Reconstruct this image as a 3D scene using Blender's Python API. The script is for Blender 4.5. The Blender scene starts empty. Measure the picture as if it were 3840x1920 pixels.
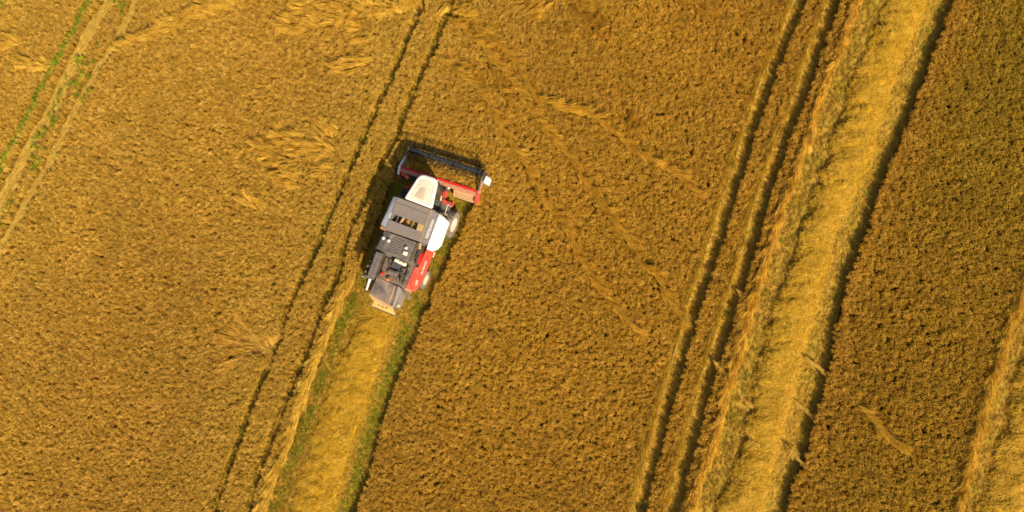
import bpy, bmesh, math
import numpy as np
from mathutils import Vector, Matrix

R = math.radians
scene = bpy.context.scene
col = scene.collection

# ---------------------------------------------------------------- camera
FPX = 2742.0                                   # focal length in pixels of the 3840 px wide photograph
dv = np.array([-.19, .14, -1.0]); dv /= np.linalg.norm(dv)
rv = np.array([1.0, 0, 0]); rv -= rv.dot(dv) * dv; rv /= np.linalg.norm(rv)
uv = np.cross(rv, dv)
if uv[1] < 0: uv = -uv
HC = 47.08


def P(x, y, z=0.0):
    q = dv + (x - 1920) / FPX * rv + (960 - y) / FPX * uv
    return np.array([0, 0, HC]) + (HC - z) / -q[2] * q


def proj(X, Y, Z):
    a = X * 1.0; b = Y * 1.0; c = Z - HC
    t = a * dv[0] + b * dv[1] + c * dv[2]
    px = 1920 + FPX * (a * rv[0] + b * rv[1] + c * rv[2]) / t
    py = 960 - FPX * (a * uv[0] + b * uv[1] + c * uv[2]) / t
    return px, py


cd = bpy.data.cameras.new('camera')
cam = bpy.data.objects.new('camera', cd)
col.objects.link(cam)
cd.sensor_width = 36; cd.lens = 36 * FPX / 3840
cd.clip_start = 0.5; cd.clip_end = 3000
m = Matrix([list(rv) + [0], list(uv) + [0], list(-dv) + [HC], [0, 0, 0, 1]])
m = Matrix(((rv[0], uv[0], -dv[0], 0), (rv[1], uv[1], -dv[1], 0), (rv[2], uv[2], -dv[2], HC), (0, 0, 0, 1)))
cam.matrix_world = m
scene.camera = cam

# ---------------------------------------------------------------- sky, sun, exposure
SUN_EL = 38.0
SUN_AZ = (0.6, -0.8)                           # horizontal direction towards the sun
w = bpy.data.worlds.new('World'); scene.world = w; w.use_nodes = True
nt = w.node_tree; nt.nodes.clear()
sky = nt.nodes.new('ShaderNodeTexSky'); sky.sky_type = 'NISHITA'; sky.sun_disc = False
sky.sun_elevation = R(SUN_EL); sky.sun_rotation = math.atan2(SUN_AZ[0], SUN_AZ[1])
sky.dust_density = 2.0
bg = nt.nodes.new('ShaderNodeBackground'); bg.inputs[1].default_value = 0.085
wo = nt.nodes.new('ShaderNodeOutputWorld')
nt.links.new(sky.outputs[0], bg.inputs[0]); nt.links.new(bg.outputs[0], wo.inputs[0])
ld = bpy.data.lights.new('sun', 'SUN'); ld.energy = 4.2; ld.angle = R(0.6); ld.color = (1, .90, .74)
sun = bpy.data.objects.new('sun', ld); col.objects.link(sun)
sdir = Vector((SUN_AZ[0] * math.cos(R(SUN_EL)), SUN_AZ[1] * math.cos(R(SUN_EL)), math.sin(R(SUN_EL))))
sun.rotation_euler = sdir.to_track_quat('Z', 'Y').to_euler()
sun.location = (20, -27, 40)
vs = scene.view_settings
vs.view_transform = 'Standard'; vs.look = 'None'; vs.gamma = 1; vs.use_curve_mapping = False
vs.exposure = 0.97
scene.cycles.filter_width = 1.7

# ---------------------------------------------------------------- helpers
RNG = np.random.default_rng(7)


def srgb(r, g, b):
    f = lambda c: ((c / 255 + .055) / 1.055) ** 2.4 if c > 10 else c / 255 / 12.92
    return (f(r), f(g), f(b), 1)


def tag(o, label=None, cat=None, group=None, kind=None):
    if label: o['label'] = label
    if cat: o['category'] = cat
    if group: o['group'] = group
    if kind: o['kind'] = kind
    return o


def vnoise(x, y, scale, seed=0):
    """smooth value noise, -1..1"""
    g = np.random.default_rng(seed).random((256, 256)) * 2 - 1
    X = x / scale + 1000; Y = y / scale + 1000
    i = np.floor(X).astype(int); j = np.floor(Y).astype(int)
    fx = X - i; fy = Y - j
    fx = fx * fx * (3 - 2 * fx); fy = fy * fy * (3 - 2 * fy)
    i0 = i % 256; i1 = (i + 1) % 256; j0 = j % 256; j1 = (j + 1) % 256
    return (g[i0, j0] * (1 - fx) + g[i1, j0] * fx) * (1 - fy) + (g[i0, j1] * (1 - fx) + g[i1, j1] * fx) * fy


def fbm(x, y, scale, seed=0, n=3):
    s = 0; a = 1; t = 0
    for k in range(n):
        s = s + a * vnoise(x, y, scale / 2 ** k, seed + k); t += a; a *= .55
    return s / t


def new_mat(name):
    m = bpy.data.materials.new(name); m.use_nodes = True
    n = m.node_tree.nodes; b = n.get('Principled BSDF')
    return m, n, m.node_tree.links, b


def noise_node(n, l, scale, detail=4, coord='Position', rough=.6, map_=None):
    if coord == 'Position':
        g = n.new('ShaderNodeNewGeometry'); src = g.outputs['Position']
    else:
        g = n.new('ShaderNodeTexCoord'); src = g.outputs['Object']
    if map_:
        mp = n.new('ShaderNodeMapping'); mp.inputs['Rotation'].default_value = map_[0]; mp.inputs['Scale'].default_value = map_[1]
        l.new(src, mp.inputs[0]); src = mp.outputs[0]
    t = n.new('ShaderNodeTexNoise'); t.inputs['Scale'].default_value = scale; t.inputs['Detail'].default_value = detail
    t.inputs['Roughness'].default_value = rough
    l.new(src, t.inputs['Vector'])
    return t


def ramp(n, l, src, stops):
    r = n.new('ShaderNodeValToRGB'); e = r.color_ramp.elements
    while len(e) < len(stops): e.new(.5)
    for k, (p, c) in enumerate(stops):
        e[k].position = p; e[k].color = c
    l.new(src, r.inputs[0])
    return r


def mix(n, l, mode, fac, a, b):
    x = n.new('ShaderNodeMix'); x.data_type = 'RGBA'; x.blend_type = mode
    if isinstance(fac, (int, float)): x.inputs[0].default_value = fac
    else: l.new(fac, x.inputs[0])
    for k, v in ((6, a), (7, b)):
        if isinstance(v, tuple): x.inputs[k].default_value = v
        else: l.new(v, x.inputs[k])
    return x.outputs[2]


def plant_mat(name, stops, rough=.75, spec=.12, transl=0.0):
    """colour varies per instance, multiplied by the tint that each point carries"""
    m, n, l, b = new_mat(name)
    oi = n.new('ShaderNodeObjectInfo')
    at = n.new('ShaderNodeAttribute'); at.attribute_type = 'INSTANCER'; at.attribute_name = 'rnd'
    r = ramp(n, l, at.outputs['Fac'], stops)
    tn = n.new('ShaderNodeAttribute'); tn.attribute_type = 'INSTANCER'; tn.attribute_name = 'tint'
    c = mix(n, l, 'MULTIPLY', 1.0, r.outputs[0], tn.outputs['Vector'])
    l.new(c, b.inputs['Base Color'])
    b.inputs['Roughness'].default_value = rough
    b.inputs['Specular IOR Level'].default_value = spec
    tr_ = n.new('ShaderNodeBsdfTranslucent'); l.new(c, tr_.inputs[0])
    mx = n.new('ShaderNodeMixShader'); mx.inputs[0].default_value = .30
    l.new(b.outputs[0], mx.inputs[1]); l.new(tr_.outputs[0], mx.inputs[2]); l.new(mx.outputs[0], n['Material Output'].inputs[0])
    return m


def paint(name, c, rough=.5, dirt=None, amount=.5, scale=3.0, metal=0, spec=.22, hard=.15):
    m, n, l, b = new_mat(name)
    b.inputs['Roughness'].default_value = rough; b.inputs['Metallic'].default_value = metal
    b.inputs['Specular IOR Level'].default_value = spec
    if dirt is None:
        dirt = tuple(x * .8 for x in c[:3]) + (1,)
    t = noise_node(n, l, scale, 6, 'Object', .65)
    lo = .5 - amount * .35
    r = ramp(n, l, t.outputs['Fac'], [(max(0, lo - hard * .3), (0, 0, 0, 1)), (min(1, lo + hard + .1), (1, 1, 1, 1))])
    l.new(mix(n, l, 'MIX', r.outputs[0], c, dirt), b.inputs['Base Color'])
    r2 = ramp(n, l, t.outputs['Fac'], [(.3, (rough,) * 3 + (1,)), (.7, (min(1, rough + .3),) * 3 + (1,))])
    l.new(r2.outputs[0], b.inputs['Roughness'])
    return m


# straw direction frame: rows run along FW, RT is to their right
FW = np.array([.317, .948]); FW /= np.linalg.norm(FW); RT = np.array([FW[1], -FW[0]])


class Line:
    """a line drawn over the field along the rows: s (across) as a function of t (along)"""
    def __init__(self, pts, z=0.0, off=0.0):
        w = np.array([P(x, y, z)[:2] for x, y in pts])
        t = w @ FW; s = w @ RT
        k = np.argsort(t); self.t = t[k]; self.s = s[k] + off

    def __call__(self, t):
        return np.interp(t, self.t, self.s)


TRK1 = Line([(427, 0), (358, 89), (298, 209), (239, 323), (199, 422), (144, 502), (104, 571), (75, 636), (0, 769)])
TRK2 = Line([(522, 0), (477, 89), (432, 184), (383, 243), (348, 313), (298, 397), (258, 477), (219, 561), (189, 636), (164, 660), (114, 739), (75, 824), (30, 898), (0, 968)])
WEEDL = Line([(348, 25), (318, 75), (293, 124), (243, 214), (214, 268), (184, 318), (159, 358), (144, 407), (114, 462), (80, 527), (40, 591), (0, 700)])
T1 = Line([(1593, 15), (1553, 99), (1519, 179), (1479, 283), (1434, 373), (1399, 447), (1374, 502), (1345, 571), (1320, 626), (1262, 759), (1212, 888), (1178, 968), (1123, 1077), (1078, 1177), (1048, 1276), (998, 1404), (943, 1538), (898, 1668), (839, 1817), (809, 1916)], .2)
T2 = Line([(1692, 25), (1658, 109), (1628, 184), (1598, 248), (1558, 343), (1523, 427), (1493, 511), (1462, 564), (1437, 620), (1406, 680), (1370, 760), (1338, 822), (1313, 868), (1290, 952), (1278, 1018), (1262, 1064), (1231, 1114), (1184, 1230), (1157, 1320), (1102, 1444), (1067, 1538), (1018, 1663), (983, 1752), (958, 1822), (938, 1916)], .2)
C1L = Line([(1343, 1036), (1315, 1084), (1281, 1174), (1225, 1290), (1221, 1320), (1177, 1429), (1137, 1558), (1102, 1663), (1057, 1762), (1013, 1901)])
C1R = Line([(1773, 781), (1759, 798), (1694, 958), (1674, 1000), (1656, 1040), (1635, 1073), (1624, 1105), (1585, 1195), (1549, 1295), (1490, 1434), (1445, 1558), (1405, 1702), (1375, 1802), (1336, 1901)], .6)
W1L = Line([(1380, 1150), (1301, 1310), (1231, 1479), (1197, 1603), (1147, 1727), (1102, 1911)], .1)
W1R = Line([(1500, 1170), (1435, 1310), (1400, 1429), (1360, 1553), (1311, 1668), (1281, 1777), (1251, 1916)], .1)
T3 = Line([(3007, 0), (2977, 75), (2928, 189), (2888, 288), (2843, 417), (2803, 532), (2779, 631), (2735, 754), (2700, 869), (2665, 988), (2631, 1077), (2601, 1177), (2576, 1271), (2519, 1461), (2400, 1908)], .1)
T4 = Line([(3126, 20), (3087, 119), (3047, 219), (3012, 348), (2977, 437), (2933, 537), (2908, 621), (2854, 774), (2819, 913), (2780, 1038), (2745, 1137), (2715, 1251), (2654, 1429), (2615, 1578), (2585, 1677), (2533, 1893)], .1)
C2L = Line([(3221, 0), (3176, 129), (3121, 263), (3082, 373), (3037, 502), (2992, 631), (2944, 769), (2894, 918), (2859, 1038), (2819, 1162), (2790, 1271), (2744, 1429), (2709, 1578), (2649, 1752), (2600, 1901)])
C2R = Line([(3584, 0), (3539, 114), (3494, 224), (3444, 373), (3405, 487), (3335, 631), (3192, 1038), (3142, 1211), (3112, 1409), (3072, 1538), (3027, 1717), (2972, 1827), (2957, 1916)], .6)
W2L = Line([(3335, 0), (3270, 124), (3231, 248), (3181, 373), (3122, 547), (3083, 670), (3028, 814), (2963, 1013), (2909, 1162), (2868, 1305), (2828, 1479), (2803, 1677), (2719, 1851)], .1)
W2R = Line([(3479, 0), (3395, 174), (3345, 318), (3300, 447), (3261, 596), (3132, 863), (3073, 1087), (3017, 1305), (2982, 1429), (2948, 1558), (2908, 1717), (2863, 1901)], .1)
C3L = Line([(3840, 1040), (3762, 1280), (3718, 1429), (3673, 1578), (3633, 1727), (3593, 1901)])
W3L = Line([(3822, 1389), (3797, 1518), (3753, 1677), (3703, 1802), (3678, 1916)], .1)

# where the harvester stands
O = np.array([-14.4487, 9.1631]); OT = O @ FW
HEAD_T = OT + 3.05                              # the crop in front of this line still stands

T_LO, T_HI = -24.0, 36.0


# ---------------------------------------------------------------- ground
def sheet(name, left, right, t0, t1, z, mat, step=.5, label=None, cat=None):
    ts = np.arange(t0, t1 + step, step)
    v = []; f = []
    for k, t in enumerate(ts):
        for s in (left(t), right(t)):
            p = FW * t + RT * s
            v.append((p[0], p[1], z))
        if k: f.append((2 * k - 2, 2 * k - 1, 2 * k + 1, 2 * k))
    me = bpy.data.meshes.new(name); me.from_pydata(v, [], f); me.materials.append(mat)
    o = bpy.data.objects.new(name, me); col.objects.link(o)
    tag(o, label, cat, kind='structure')
    return o


def ground_mat(name, stops, scale=1.2, streak=True, green=None, bump=.6):
    m, n, l, b = new_mat(name)
    rot = math.atan2(FW[1], FW[0])
    if streak: t = noise_node(n, l, scale, 8, 'Position', .7, ((0, 0, -rot), (1, 1, 1)))
    else: t = noise_node(n, l, scale, 8, 'Position', .7)
    r = ramp(n, l, t.outputs['Fac'], stops)
    c = r.outputs[0]
    if streak:
        g = n.new('ShaderNodeNewGeometry')
        vr = n.new('ShaderNodeVectorRotate'); vr.rotation_type = 'Z_AXIS'; vr.inputs['Angle'].default_value = -rot
        l.new(g.outputs['Position'], vr.inputs['Vector'])
        mp = n.new('ShaderNodeMapping'); mp.inputs['Scale'].default_value = (.35, 5.5, 1); l.new(vr.outputs[0], mp.inputs[0])
        t2 = n.new('ShaderNodeTexNoise'); t2.inputs['Scale'].default_value = 1.6; t2.inputs['Detail'].default_value = 4
        l.new(mp.outputs[0], t2.inputs['Vector'])
        r2 = ramp(n, l, t2.outputs['Fac'], [(.3, (.62, .62, .6, 1)), (.7, (1.25, 1.22, 1.15, 1))])
        c = mix(n, l, 'MULTIPLY', 1.0, c, r2.outputs[0])
    if green:
        t3 = noise_node(n, l, .55, 5, 'Position', .6)
        r3 = ramp(n, l, t3.outputs['Fac'], [(.50, (0, 0, 0, 1)), (.70, (.45, .45, .45, 1))])
        c = mix(n, l, 'MIX', r3.outputs[0], c, green)
    l.new(c, b.inputs['Base Color'])
    b.inputs['Roughness'].default_value = .95; b.inputs['Specular IOR Level'].default_value = .1
    bp = n.new('ShaderNodeBump'); bp.inputs['Strength'].default_value = bump; bp.inputs['Distance'].default_value = .05
    t4 = noise_node(n, l, 9, 5, 'Position', .7)
    l.new(t4.outputs['Fac'], bp.inputs['Height']); l.new(bp.outputs[0], b.inputs['Normal'])
    return m


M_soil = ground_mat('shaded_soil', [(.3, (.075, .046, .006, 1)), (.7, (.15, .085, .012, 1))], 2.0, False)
M_stub = ground_mat('stubble_soil', [(.32, (.25, .14, .014, 1)), (.68, (.40, .235, .028, 1))], 1.5, True, (.15, .165, .008, 1))
M_track = ground_mat('track_soil', [(.32, (.34, .20, .026, 1)), (.68, (.54, .32, .05, 1))], 1.5, True, (.13, .14, .008, 1))
M_far = ground_mat('far_wheat', [(.3, (.22, .11, .018, 1)), (.7, (.42, .215, .035, 1))], 1.6, False, None, 1.0)

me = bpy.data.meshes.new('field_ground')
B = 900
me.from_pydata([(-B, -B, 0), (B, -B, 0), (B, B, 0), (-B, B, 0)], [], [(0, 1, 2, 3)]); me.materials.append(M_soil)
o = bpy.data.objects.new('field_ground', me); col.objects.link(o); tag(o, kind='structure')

K = lambda c: (lambda t: c + 0 * t)
sheet('stubble_ground', lambda t: C1L(t), lambda t: C1R(t), T_LO, HEAD_T + .3, .004, M_stub)
sheet('stubble_ground', lambda t: C2L(t), lambda t: C2R(t), T_LO, T_HI, .004, M_stub)
sheet('stubble_ground', lambda t: C3L(t), lambda t: C3L(t) + 6.0, T_LO, T_HI, .004, M_stub)
for L_, hw in ((TRK1, .6), (TRK2, .5), (T1, .32), (T2, .32), (T3, .5), (T4, .48)):
    sheet('wheel_track', (lambda L_, hw: lambda t: L_(t) - hw)(L_, hw), (lambda L_, hw: lambda t: L_(t) + hw)(L_, hw), T_LO, T_HI, .006, M_track)


# ---------------------------------------------------------------- tuft meshes (scattered as stuff)
class Geo:
    def __init__(self): self.v = []; self.f = []; self.m = []

    def quad(self, a, b, w0, w1, mi, side=None):
        a = Vector(a); b = Vector(b); d = b - a
        s = side if side is not None else d.cross(Vector((RNG.normal(), RNG.normal(), RNG.normal())))
        s = s.normalized(); k = len(self.v)
        self.v += [a - s * w0, a + s * w0, b + s * w1, b - s * w1]; self.f.append((k, k + 1, k + 2, k + 3)); self.m.append(mi)

    def ear(self, a, b, r, mi):
        a = Vector(a); b = Vector(b); d = (b - a).normalized()
        x = d.orthogonal().normalized(); y = d.cross(x); c = a.lerp(b, .4); k = len(self.v)
        self.v += [a, b] + [c + (x * math.cos(q) + y * math.sin(q)) * r for q in (0, 2.09, 4.19)]
        for i in range(3):
            j = (i + 1) % 3
            self.f += [(k, k + 2 + j, k + 2 + i), (k + 1, k + 2 + i, k + 2 + j)]; self.m += [mi, mi]

    def make(self, name, mats):
        me = bpy.data.meshes.new(name); me.from_pydata([tuple(v) for v in self.v], [], self.f)
        for m in mats: me.materials.append(m)
        me.polygons.foreach_set('material_index', self.m)
        return bpy.data.objects.new(name, me)          # never linked to the scene


M_ear = plant_mat('wheat_ear', [(0, (.40, .205, .022, 1)), (.5, (.52, .278, .033, 1)), (1, (.64, .37, .060, 1))])
M_leaf = plant_mat('wheat_leaf', [(0, (.32, .168, .014, 1)), (.6, (.44, .232, .022, 1)), (1, (.56, .31, .038, 1))])
M_stalk = plant_mat('wheat_stalk', [(0, (.47, .285, .028, 1)), (1, (.66, .43, .055, 1))], .6, .12)
M_straw = plant_mat('loose_straw', [(0, (.42, .225, .010, 1)), (.6, (.57, .328, .020, 1)), (1, (.65, .40, .05, 1))], .6, .12)
M_chaff = plant_mat('stubble_stalk', [(0, (.48, .26, .022, 1)), (.6, (.57, .325, .032, 1)), (1, (.64, .38, .045, 1))], .7, .2)
M_weed = plant_mat('green_weed', [(0, (.10, .125, .005, 1)), (.6, (.18, .205, .010, 1)), (1, (.30, .29, .02, 1))], .6, .1)


def tuft_standing(i):
    g = Geo()
    bend = RNG.uniform(0, 6.28)
    for k in range(17):
        a = RNG.uniform(0, 6.28); r0 = RNG.uniform(0, .07); r1 = r0 + RNG.uniform(.02, .11)
        h = RNG.uniform(.78, 1.0)
        p0 = Vector((r0 * math.cos(a), r0 * math.sin(a), 0)); p1 = Vector((r1 * math.cos(a), r1 * math.sin(a), h))
        g.quad(p0, p1, .007, .006, 1)
        q = bend + RNG.normal() * .9
        dn = Vector((math.cos(q), math.sin(q), RNG.uniform(-.7, .55))).normalized()
        g.ear(p1, p1 + dn * RNG.uniform(.09, .13), .019, 0)
    for k in range(9):
        a = RNG.uniform(0, 6.28); h = RNG.uniform(.5, .85)
        p0 = Vector((.03 * math.cos(a), .03 * math.sin(a), h)); p1 = Vector((.13 * math.cos(a), .13 * math.sin(a), h + RNG.uniform(-.02, .08)))
        p2 = p1 + Vector((.09 * math.cos(a + .4), .09 * math.sin(a + .4), -RNG.uniform(.06, .16)))
        s = Vector((-math.sin(a), math.cos(a), .2))
        g.quad(p0, p1, .010, .013, 1, s); g.quad(p1, p2, .013, .003, 1, s)
    return g.make('wheat_tuft', [M_ear, M_leaf])


def tuft_lying(i):
    """long stalks bent over together; grows along +z and is tilted by its point"""
    g = Geo()
    for k in range(22):
        a = RNG.uniform(0, 6.28); r0 = RNG.uniform(0, .10); sp = RNG.uniform(.0, .13)
        p0 = Vector((r0 * math.cos(a), r0 * math.sin(a), RNG.uniform(0, .15)))
        p1 = p0 + Vector((sp * math.cos(a), sp * math.sin(a), RNG.uniform(.55, .85)))
        mid = p0.lerp(p1, .5) + Vector((RNG.normal() * .02, RNG.normal() * .02, 0))
        g.quad(p0, mid, .009, .009, 1); g.quad(mid, p1, .009, .008, 1)
        if RNG.random() < .55: g.ear(p1, p1 + Vector((RNG.normal() * .03, RNG.normal() * .03, .10)), .015, 0)
    return g.make('bent_tuft', [M_ear, M_stalk])


def tuft_stubble(i):
    g = Geo()
    for k in range(10):
        x, y = RNG.uniform(-.045, .045), RNG.uniform(-.12, .12); h = RNG.uniform(.07, .16)
        g.quad((x, y, 0), (x + RNG.normal() * .02, y + RNG.normal() * .02, h), .007, .006, 0)
    for k in range(8):
        x, y = RNG.uniform(-.1, .1), RNG.uniform(-.1, .1); a = RNG.uniform(0, 6.28); L = RNG.uniform(.05, .13)
        z = RNG.uniform(.02, .10)
        g.quad((x, y, z), (x + L * math.cos(a), y + L * math.sin(a), z + RNG.normal() * .02), .007, .006, 0, Vector((-math.sin(a), math.cos(a), .1)))
    return g.make('stubble_tuft', [M_chaff])


def tuft_pile(i):
    g = Geo()
    for k in range(20):
        x, y = RNG.normal() * .09, RNG.normal() * .09; a = RNG.normal() * .75; L = RNG.uniform(.10, .28)
        z = RNG.uniform(.0, .07); tz = RNG.normal() * .04
        d = Vector((math.cos(a), math.sin(a), 0)); q = Vector((-math.sin(a), math.cos(a), .15))
        p0 = Vector((x, y, z)) - d * L / 2; p2 = p0 + d * L + Vector((0, 0, tz)); p1 = p0.lerp(p2, .5) + Vector((0, 0, .03)) + q * RNG.normal() * .02
        g.quad(p0, p1, .006, .009, 0, q); g.quad(p1, p2, .009, .004, 0, q)
    return g.make('straw_tuft', [M_straw])


def tuft_weed(i):
    g = Geo()
    for k in range(16):
        a = RNG.uniform(0, 6.28); L = RNG.uniform(.06, .15); e = RNG.uniform(.2, 1.1)
        b = Vector((RNG.normal() * .06, RNG.normal() * .06, 0))
        p1 = b + Vector((L * .5 * math.cos(a), L * .5 * math.sin(a), L * e)); p2 = b + Vector((L * math.cos(a), L * math.sin(a), L * e * 1.1))
        s = Vector((-math.sin(a), math.cos(a), 0))
        g.quad(b, p1, .008, .020, 0, s); g.quad(p1, p2, .020, .003, 0, s)
    return g.make('weed_tuft', [M_weed])


PROTO = [[tuft_standing(i) for i in range(6)], [tuft_lying(i) for i in range(5)], [tuft_stubble(i) for i in range(4)],
         [tuft_pile(i) for i in range(5)], [tuft_weed(i) for i in range(4)]]
STAND, LYING, STUB, PILE, WEED = range(5)


def build_group(keep=False):
    g = bpy.data.node_groups.new('scatter', 'GeometryNodeTree')
    g.interface.new_socket('Geometry', in_out='INPUT', socket_type='NodeSocketGeometry')
    g.interface.new_socket('Geometry', in_out='OUTPUT', socket_type='NodeSocketGeometry')
    n, l = g.nodes, g.links
    gi = n.new('NodeGroupInput'); go = n.new('NodeGroupOutput')

    def attr(name, typ):
        a = n.new('GeometryNodeInputNamedAttribute'); a.data_type = typ; a.inputs['Name'].default_value = name
        return a.outputs['Attribute']
    rot = n.new('FunctionNodeEulerToRotation'); l.new(attr('rot', 'FLOAT_VECTOR'), rot.inputs[0])
    scl = attr('scl', 'FLOAT_VECTOR'); pick = attr('pick', 'INT'); knd = attr('knd', 'INT'); has = None
    out = n.new('GeometryNodeJoinGeometry')
    if keep: pass
    for k, protos in enumerate(PROTO):
        j = n.new('GeometryNodeJoinGeometry')
        for p in protos:
            oi = n.new('GeometryNodeObjectInfo'); oi.inputs['Object'].default_value = p; oi.inputs['As Instance'].default_value = False
            gt = n.new('GeometryNodeGeometryToInstance')
            l.new(oi.outputs['Geometry'], gt.inputs[0]); l.new(gt.outputs[0], j.inputs[0])
        cmp_ = n.new('FunctionNodeCompare'); cmp_.data_type = 'INT'; cmp_.operation = 'EQUAL'
        l.new(knd, cmp_.inputs[2]); cmp_.inputs[3].default_value = k
        ip = n.new('GeometryNodeInstanceOnPoints'); ip.inputs['Pick Instance'].default_value = True
        l.new(gi.outputs[0], ip.inputs['Points']); l.new(cmp_.outputs[0], ip.inputs['Selection'])
        l.new(j.outputs[0], ip.inputs['Instance']); l.new(pick, ip.inputs['Instance Index'])
        l.new(rot.outputs[0], ip.inputs['Rotation']); l.new(scl, ip.inputs['Scale'])
        l.new(ip.outputs[0], out.inputs[0])
    if keep: l.new(gi.outputs[0], out.inputs[0])
    l.new(out.outputs[0], go.inputs[0])
    return g


SCATTER = build_group()


def scatter(name, x, y, z, knd, tilt, az, scl, hs, tint, label=None, cat=None, kind='stuff', spin=None, parent=None):
    """one object whose points each carry one tuft"""
    N = len(x)
    if N == 0: return None
    me = bpy.data.meshes.new(name); me.vertices.add(N)
    me.vertices.foreach_set('co', np.stack([x, y, z], 1).astype(np.float32).ravel())
    spin = RNG.uniform(0, 6.283, N) if spin is None else spin
    ca, sa, ct, st = np.cos(az), np.sin(az), np.cos(tilt), np.sin(tilt)
    ps = spin - az; cp, sp_ = np.cos(ps), np.sin(ps)
    # Rz(az) Ry(tilt) Rz(spin-az)
    r00 = ca * ct * cp - sa * sp_; r10 = sa * ct * cp + ca * sp_; r20 = -st * cp
    r21 = st * sp_; r22 = ct
    ex = np.arctan2(r21, r22); ey = -np.arcsin(np.clip(r20, -1, 1)); ez = np.arctan2(r10, r00)
    def put(nm, typ, arr, key):
        a = me.attributes.new(nm, typ, 'POINT'); a.data.foreach_set(key, arr)
    put('rot', 'FLOAT_VECTOR', np.stack([ex, ey, ez], 1).astype(np.float32).ravel(), 'vector')
    put('scl', 'FLOAT_VECTOR', np.stack([scl, scl, hs], 1).astype(np.float32).ravel(), 'vector')
    put('pick', 'INT', RNG.integers(0, 60, N).astype(np.int32), 'value')
    put('knd', 'INT', np.broadcast_to(knd, N).astype(np.int32).copy(), 'value')
    put('rnd', 'FLOAT', RNG.random(N).astype(np.float32), 'value')
    put('tint', 'FLOAT_VECTOR', tint.astype(np.float32).ravel(), 'vector')
    o = bpy.data.objects.new(name, me); col.objects.link(o)
    md = o.modifiers.new('scatter', 'NODES'); md.node_group = SCATTER
    tag(o, label, cat, kind=kind)
    if parent: o.parent = parent
    return o


def grid(x0, x1, y0, y1, d):
    X, Y = np.meshgrid(np.arange(x0, x1, d), np.arange(y0, y1, d))
    X = X.ravel(); Y = Y.ravel()
    X = X + RNG.uniform(-.5, .5, len(X)) * d; Y = Y + RNG.uniform(-.5, .5, len(X)) * d
    px, py = proj(X, Y, 0 * X + .4)
    k = (px > -260) & (px < 4100) & (py > -260) & (py < 2180)
    return X[k], Y[k]


# ---------------------------------------------------------------- standing wheat
X, Y = grid(-64, 30, -20, 36, .145)
t = X * FW[0] + Y * FW[1]; s = X * RT[0] + Y * RT[1]
N = len(X)
n1 = fbm(X, Y, .9, 11, 2); n2 = fbm(X, Y, 3.2, 21, 3); n3 = fbm(X, Y, .38, 31, 1); n4 = fbm(X, Y, 9, 41, 2)
hs = .64 * (1 + .04 * n1 + .04 * n2 + .06 * n3 + .045 * RNG.normal(size=N))
scl = RNG.uniform(.80, 1.06, N)
tilt = np.abs(.16 + .16 * n2 + .16 * RNG.normal(size=N))
# the wheat left of the harvester leans away to the upper left in waves
left = np.clip((T1(t) - s) / 6.0, 0, 1)
tilt = tilt + left * (.30 + .22 * n1)
nearest = np.min([np.abs(s - L_(t)) - h_ for L_, h_ in ((T1, .3), (T2, .3), (T3, .5), (T4, .5), (TRK1, .5), (TRK2, .4), (C1L, 0), (C1R, 0), (C2L, 0), (C2R, 0), (C3L, 0))], axis=0)
tilt = tilt * np.clip(.25 + nearest / .7, .25, 1)
az0 = 2.75 + 1.3 * n2 + .5 * n4
az = np.where(RNG.random(N) < .25 + .6 * left, az0 + RNG.normal(size=N) * .55, RNG.uniform(0, 6.283, N))
knd = np.zeros(N, int)
tint = np.ones((N, 3))
tint *= (1 + .10 * n2 + .07 * n4 + .08 * RNG.normal(size=N))[:, None]
tint[:, 1] *= 1 + .03 * n4
rgt = np.clip((s - C2R(t)) / 4, 0, 1) * np.clip((t - 8) / 14, 0, 1)  # vignette towards the upper right put into the wheat tint as an olive cast
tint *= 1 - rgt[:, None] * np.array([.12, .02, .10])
tint *= 1 + (left * .10)[:, None] * np.array([1, .9, 1.2])
keep = RNG.random(N) > .04
keep &= ~((n3 < -.70) & (RNG.random(N) < .3))          # small gaps that show as dark holes
z = np.zeros(N)
wob = .07 * vnoise(t, s * 0, .8, 5) + .05 * vnoise(t, s * 0, .3, 6) + .03 * RNG.normal(size=N)


def lay(mask, a, lo=1.15, hi=1.42, gold=(1.25, 1.28, 1.15), lift=.22, p=.85):
    """turn the standing tufts in mask into bent ones pointing to azimuth a"""
    mk = mask & (RNG.random(N) < p)
    knd[mk] = LYING
    tilt[mk] = RNG.uniform(lo, hi, mk.sum())
    az[mk] = (a[mk] if hasattr(a, '__len__') else a) + RNG.normal(size=mk.sum()) * .16
    hs[mk] = RNG.uniform(.8, 1.15, mk.sum())
    z[mk] = RNG.uniform(lift, lift + .2, mk.sum())
    tint[mk] = np.array(gold) * (1 + .08 * RNG.normal(size=mk.sum()))[:, None]


ROWA = math.atan2(FW[1], FW[0])
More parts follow.
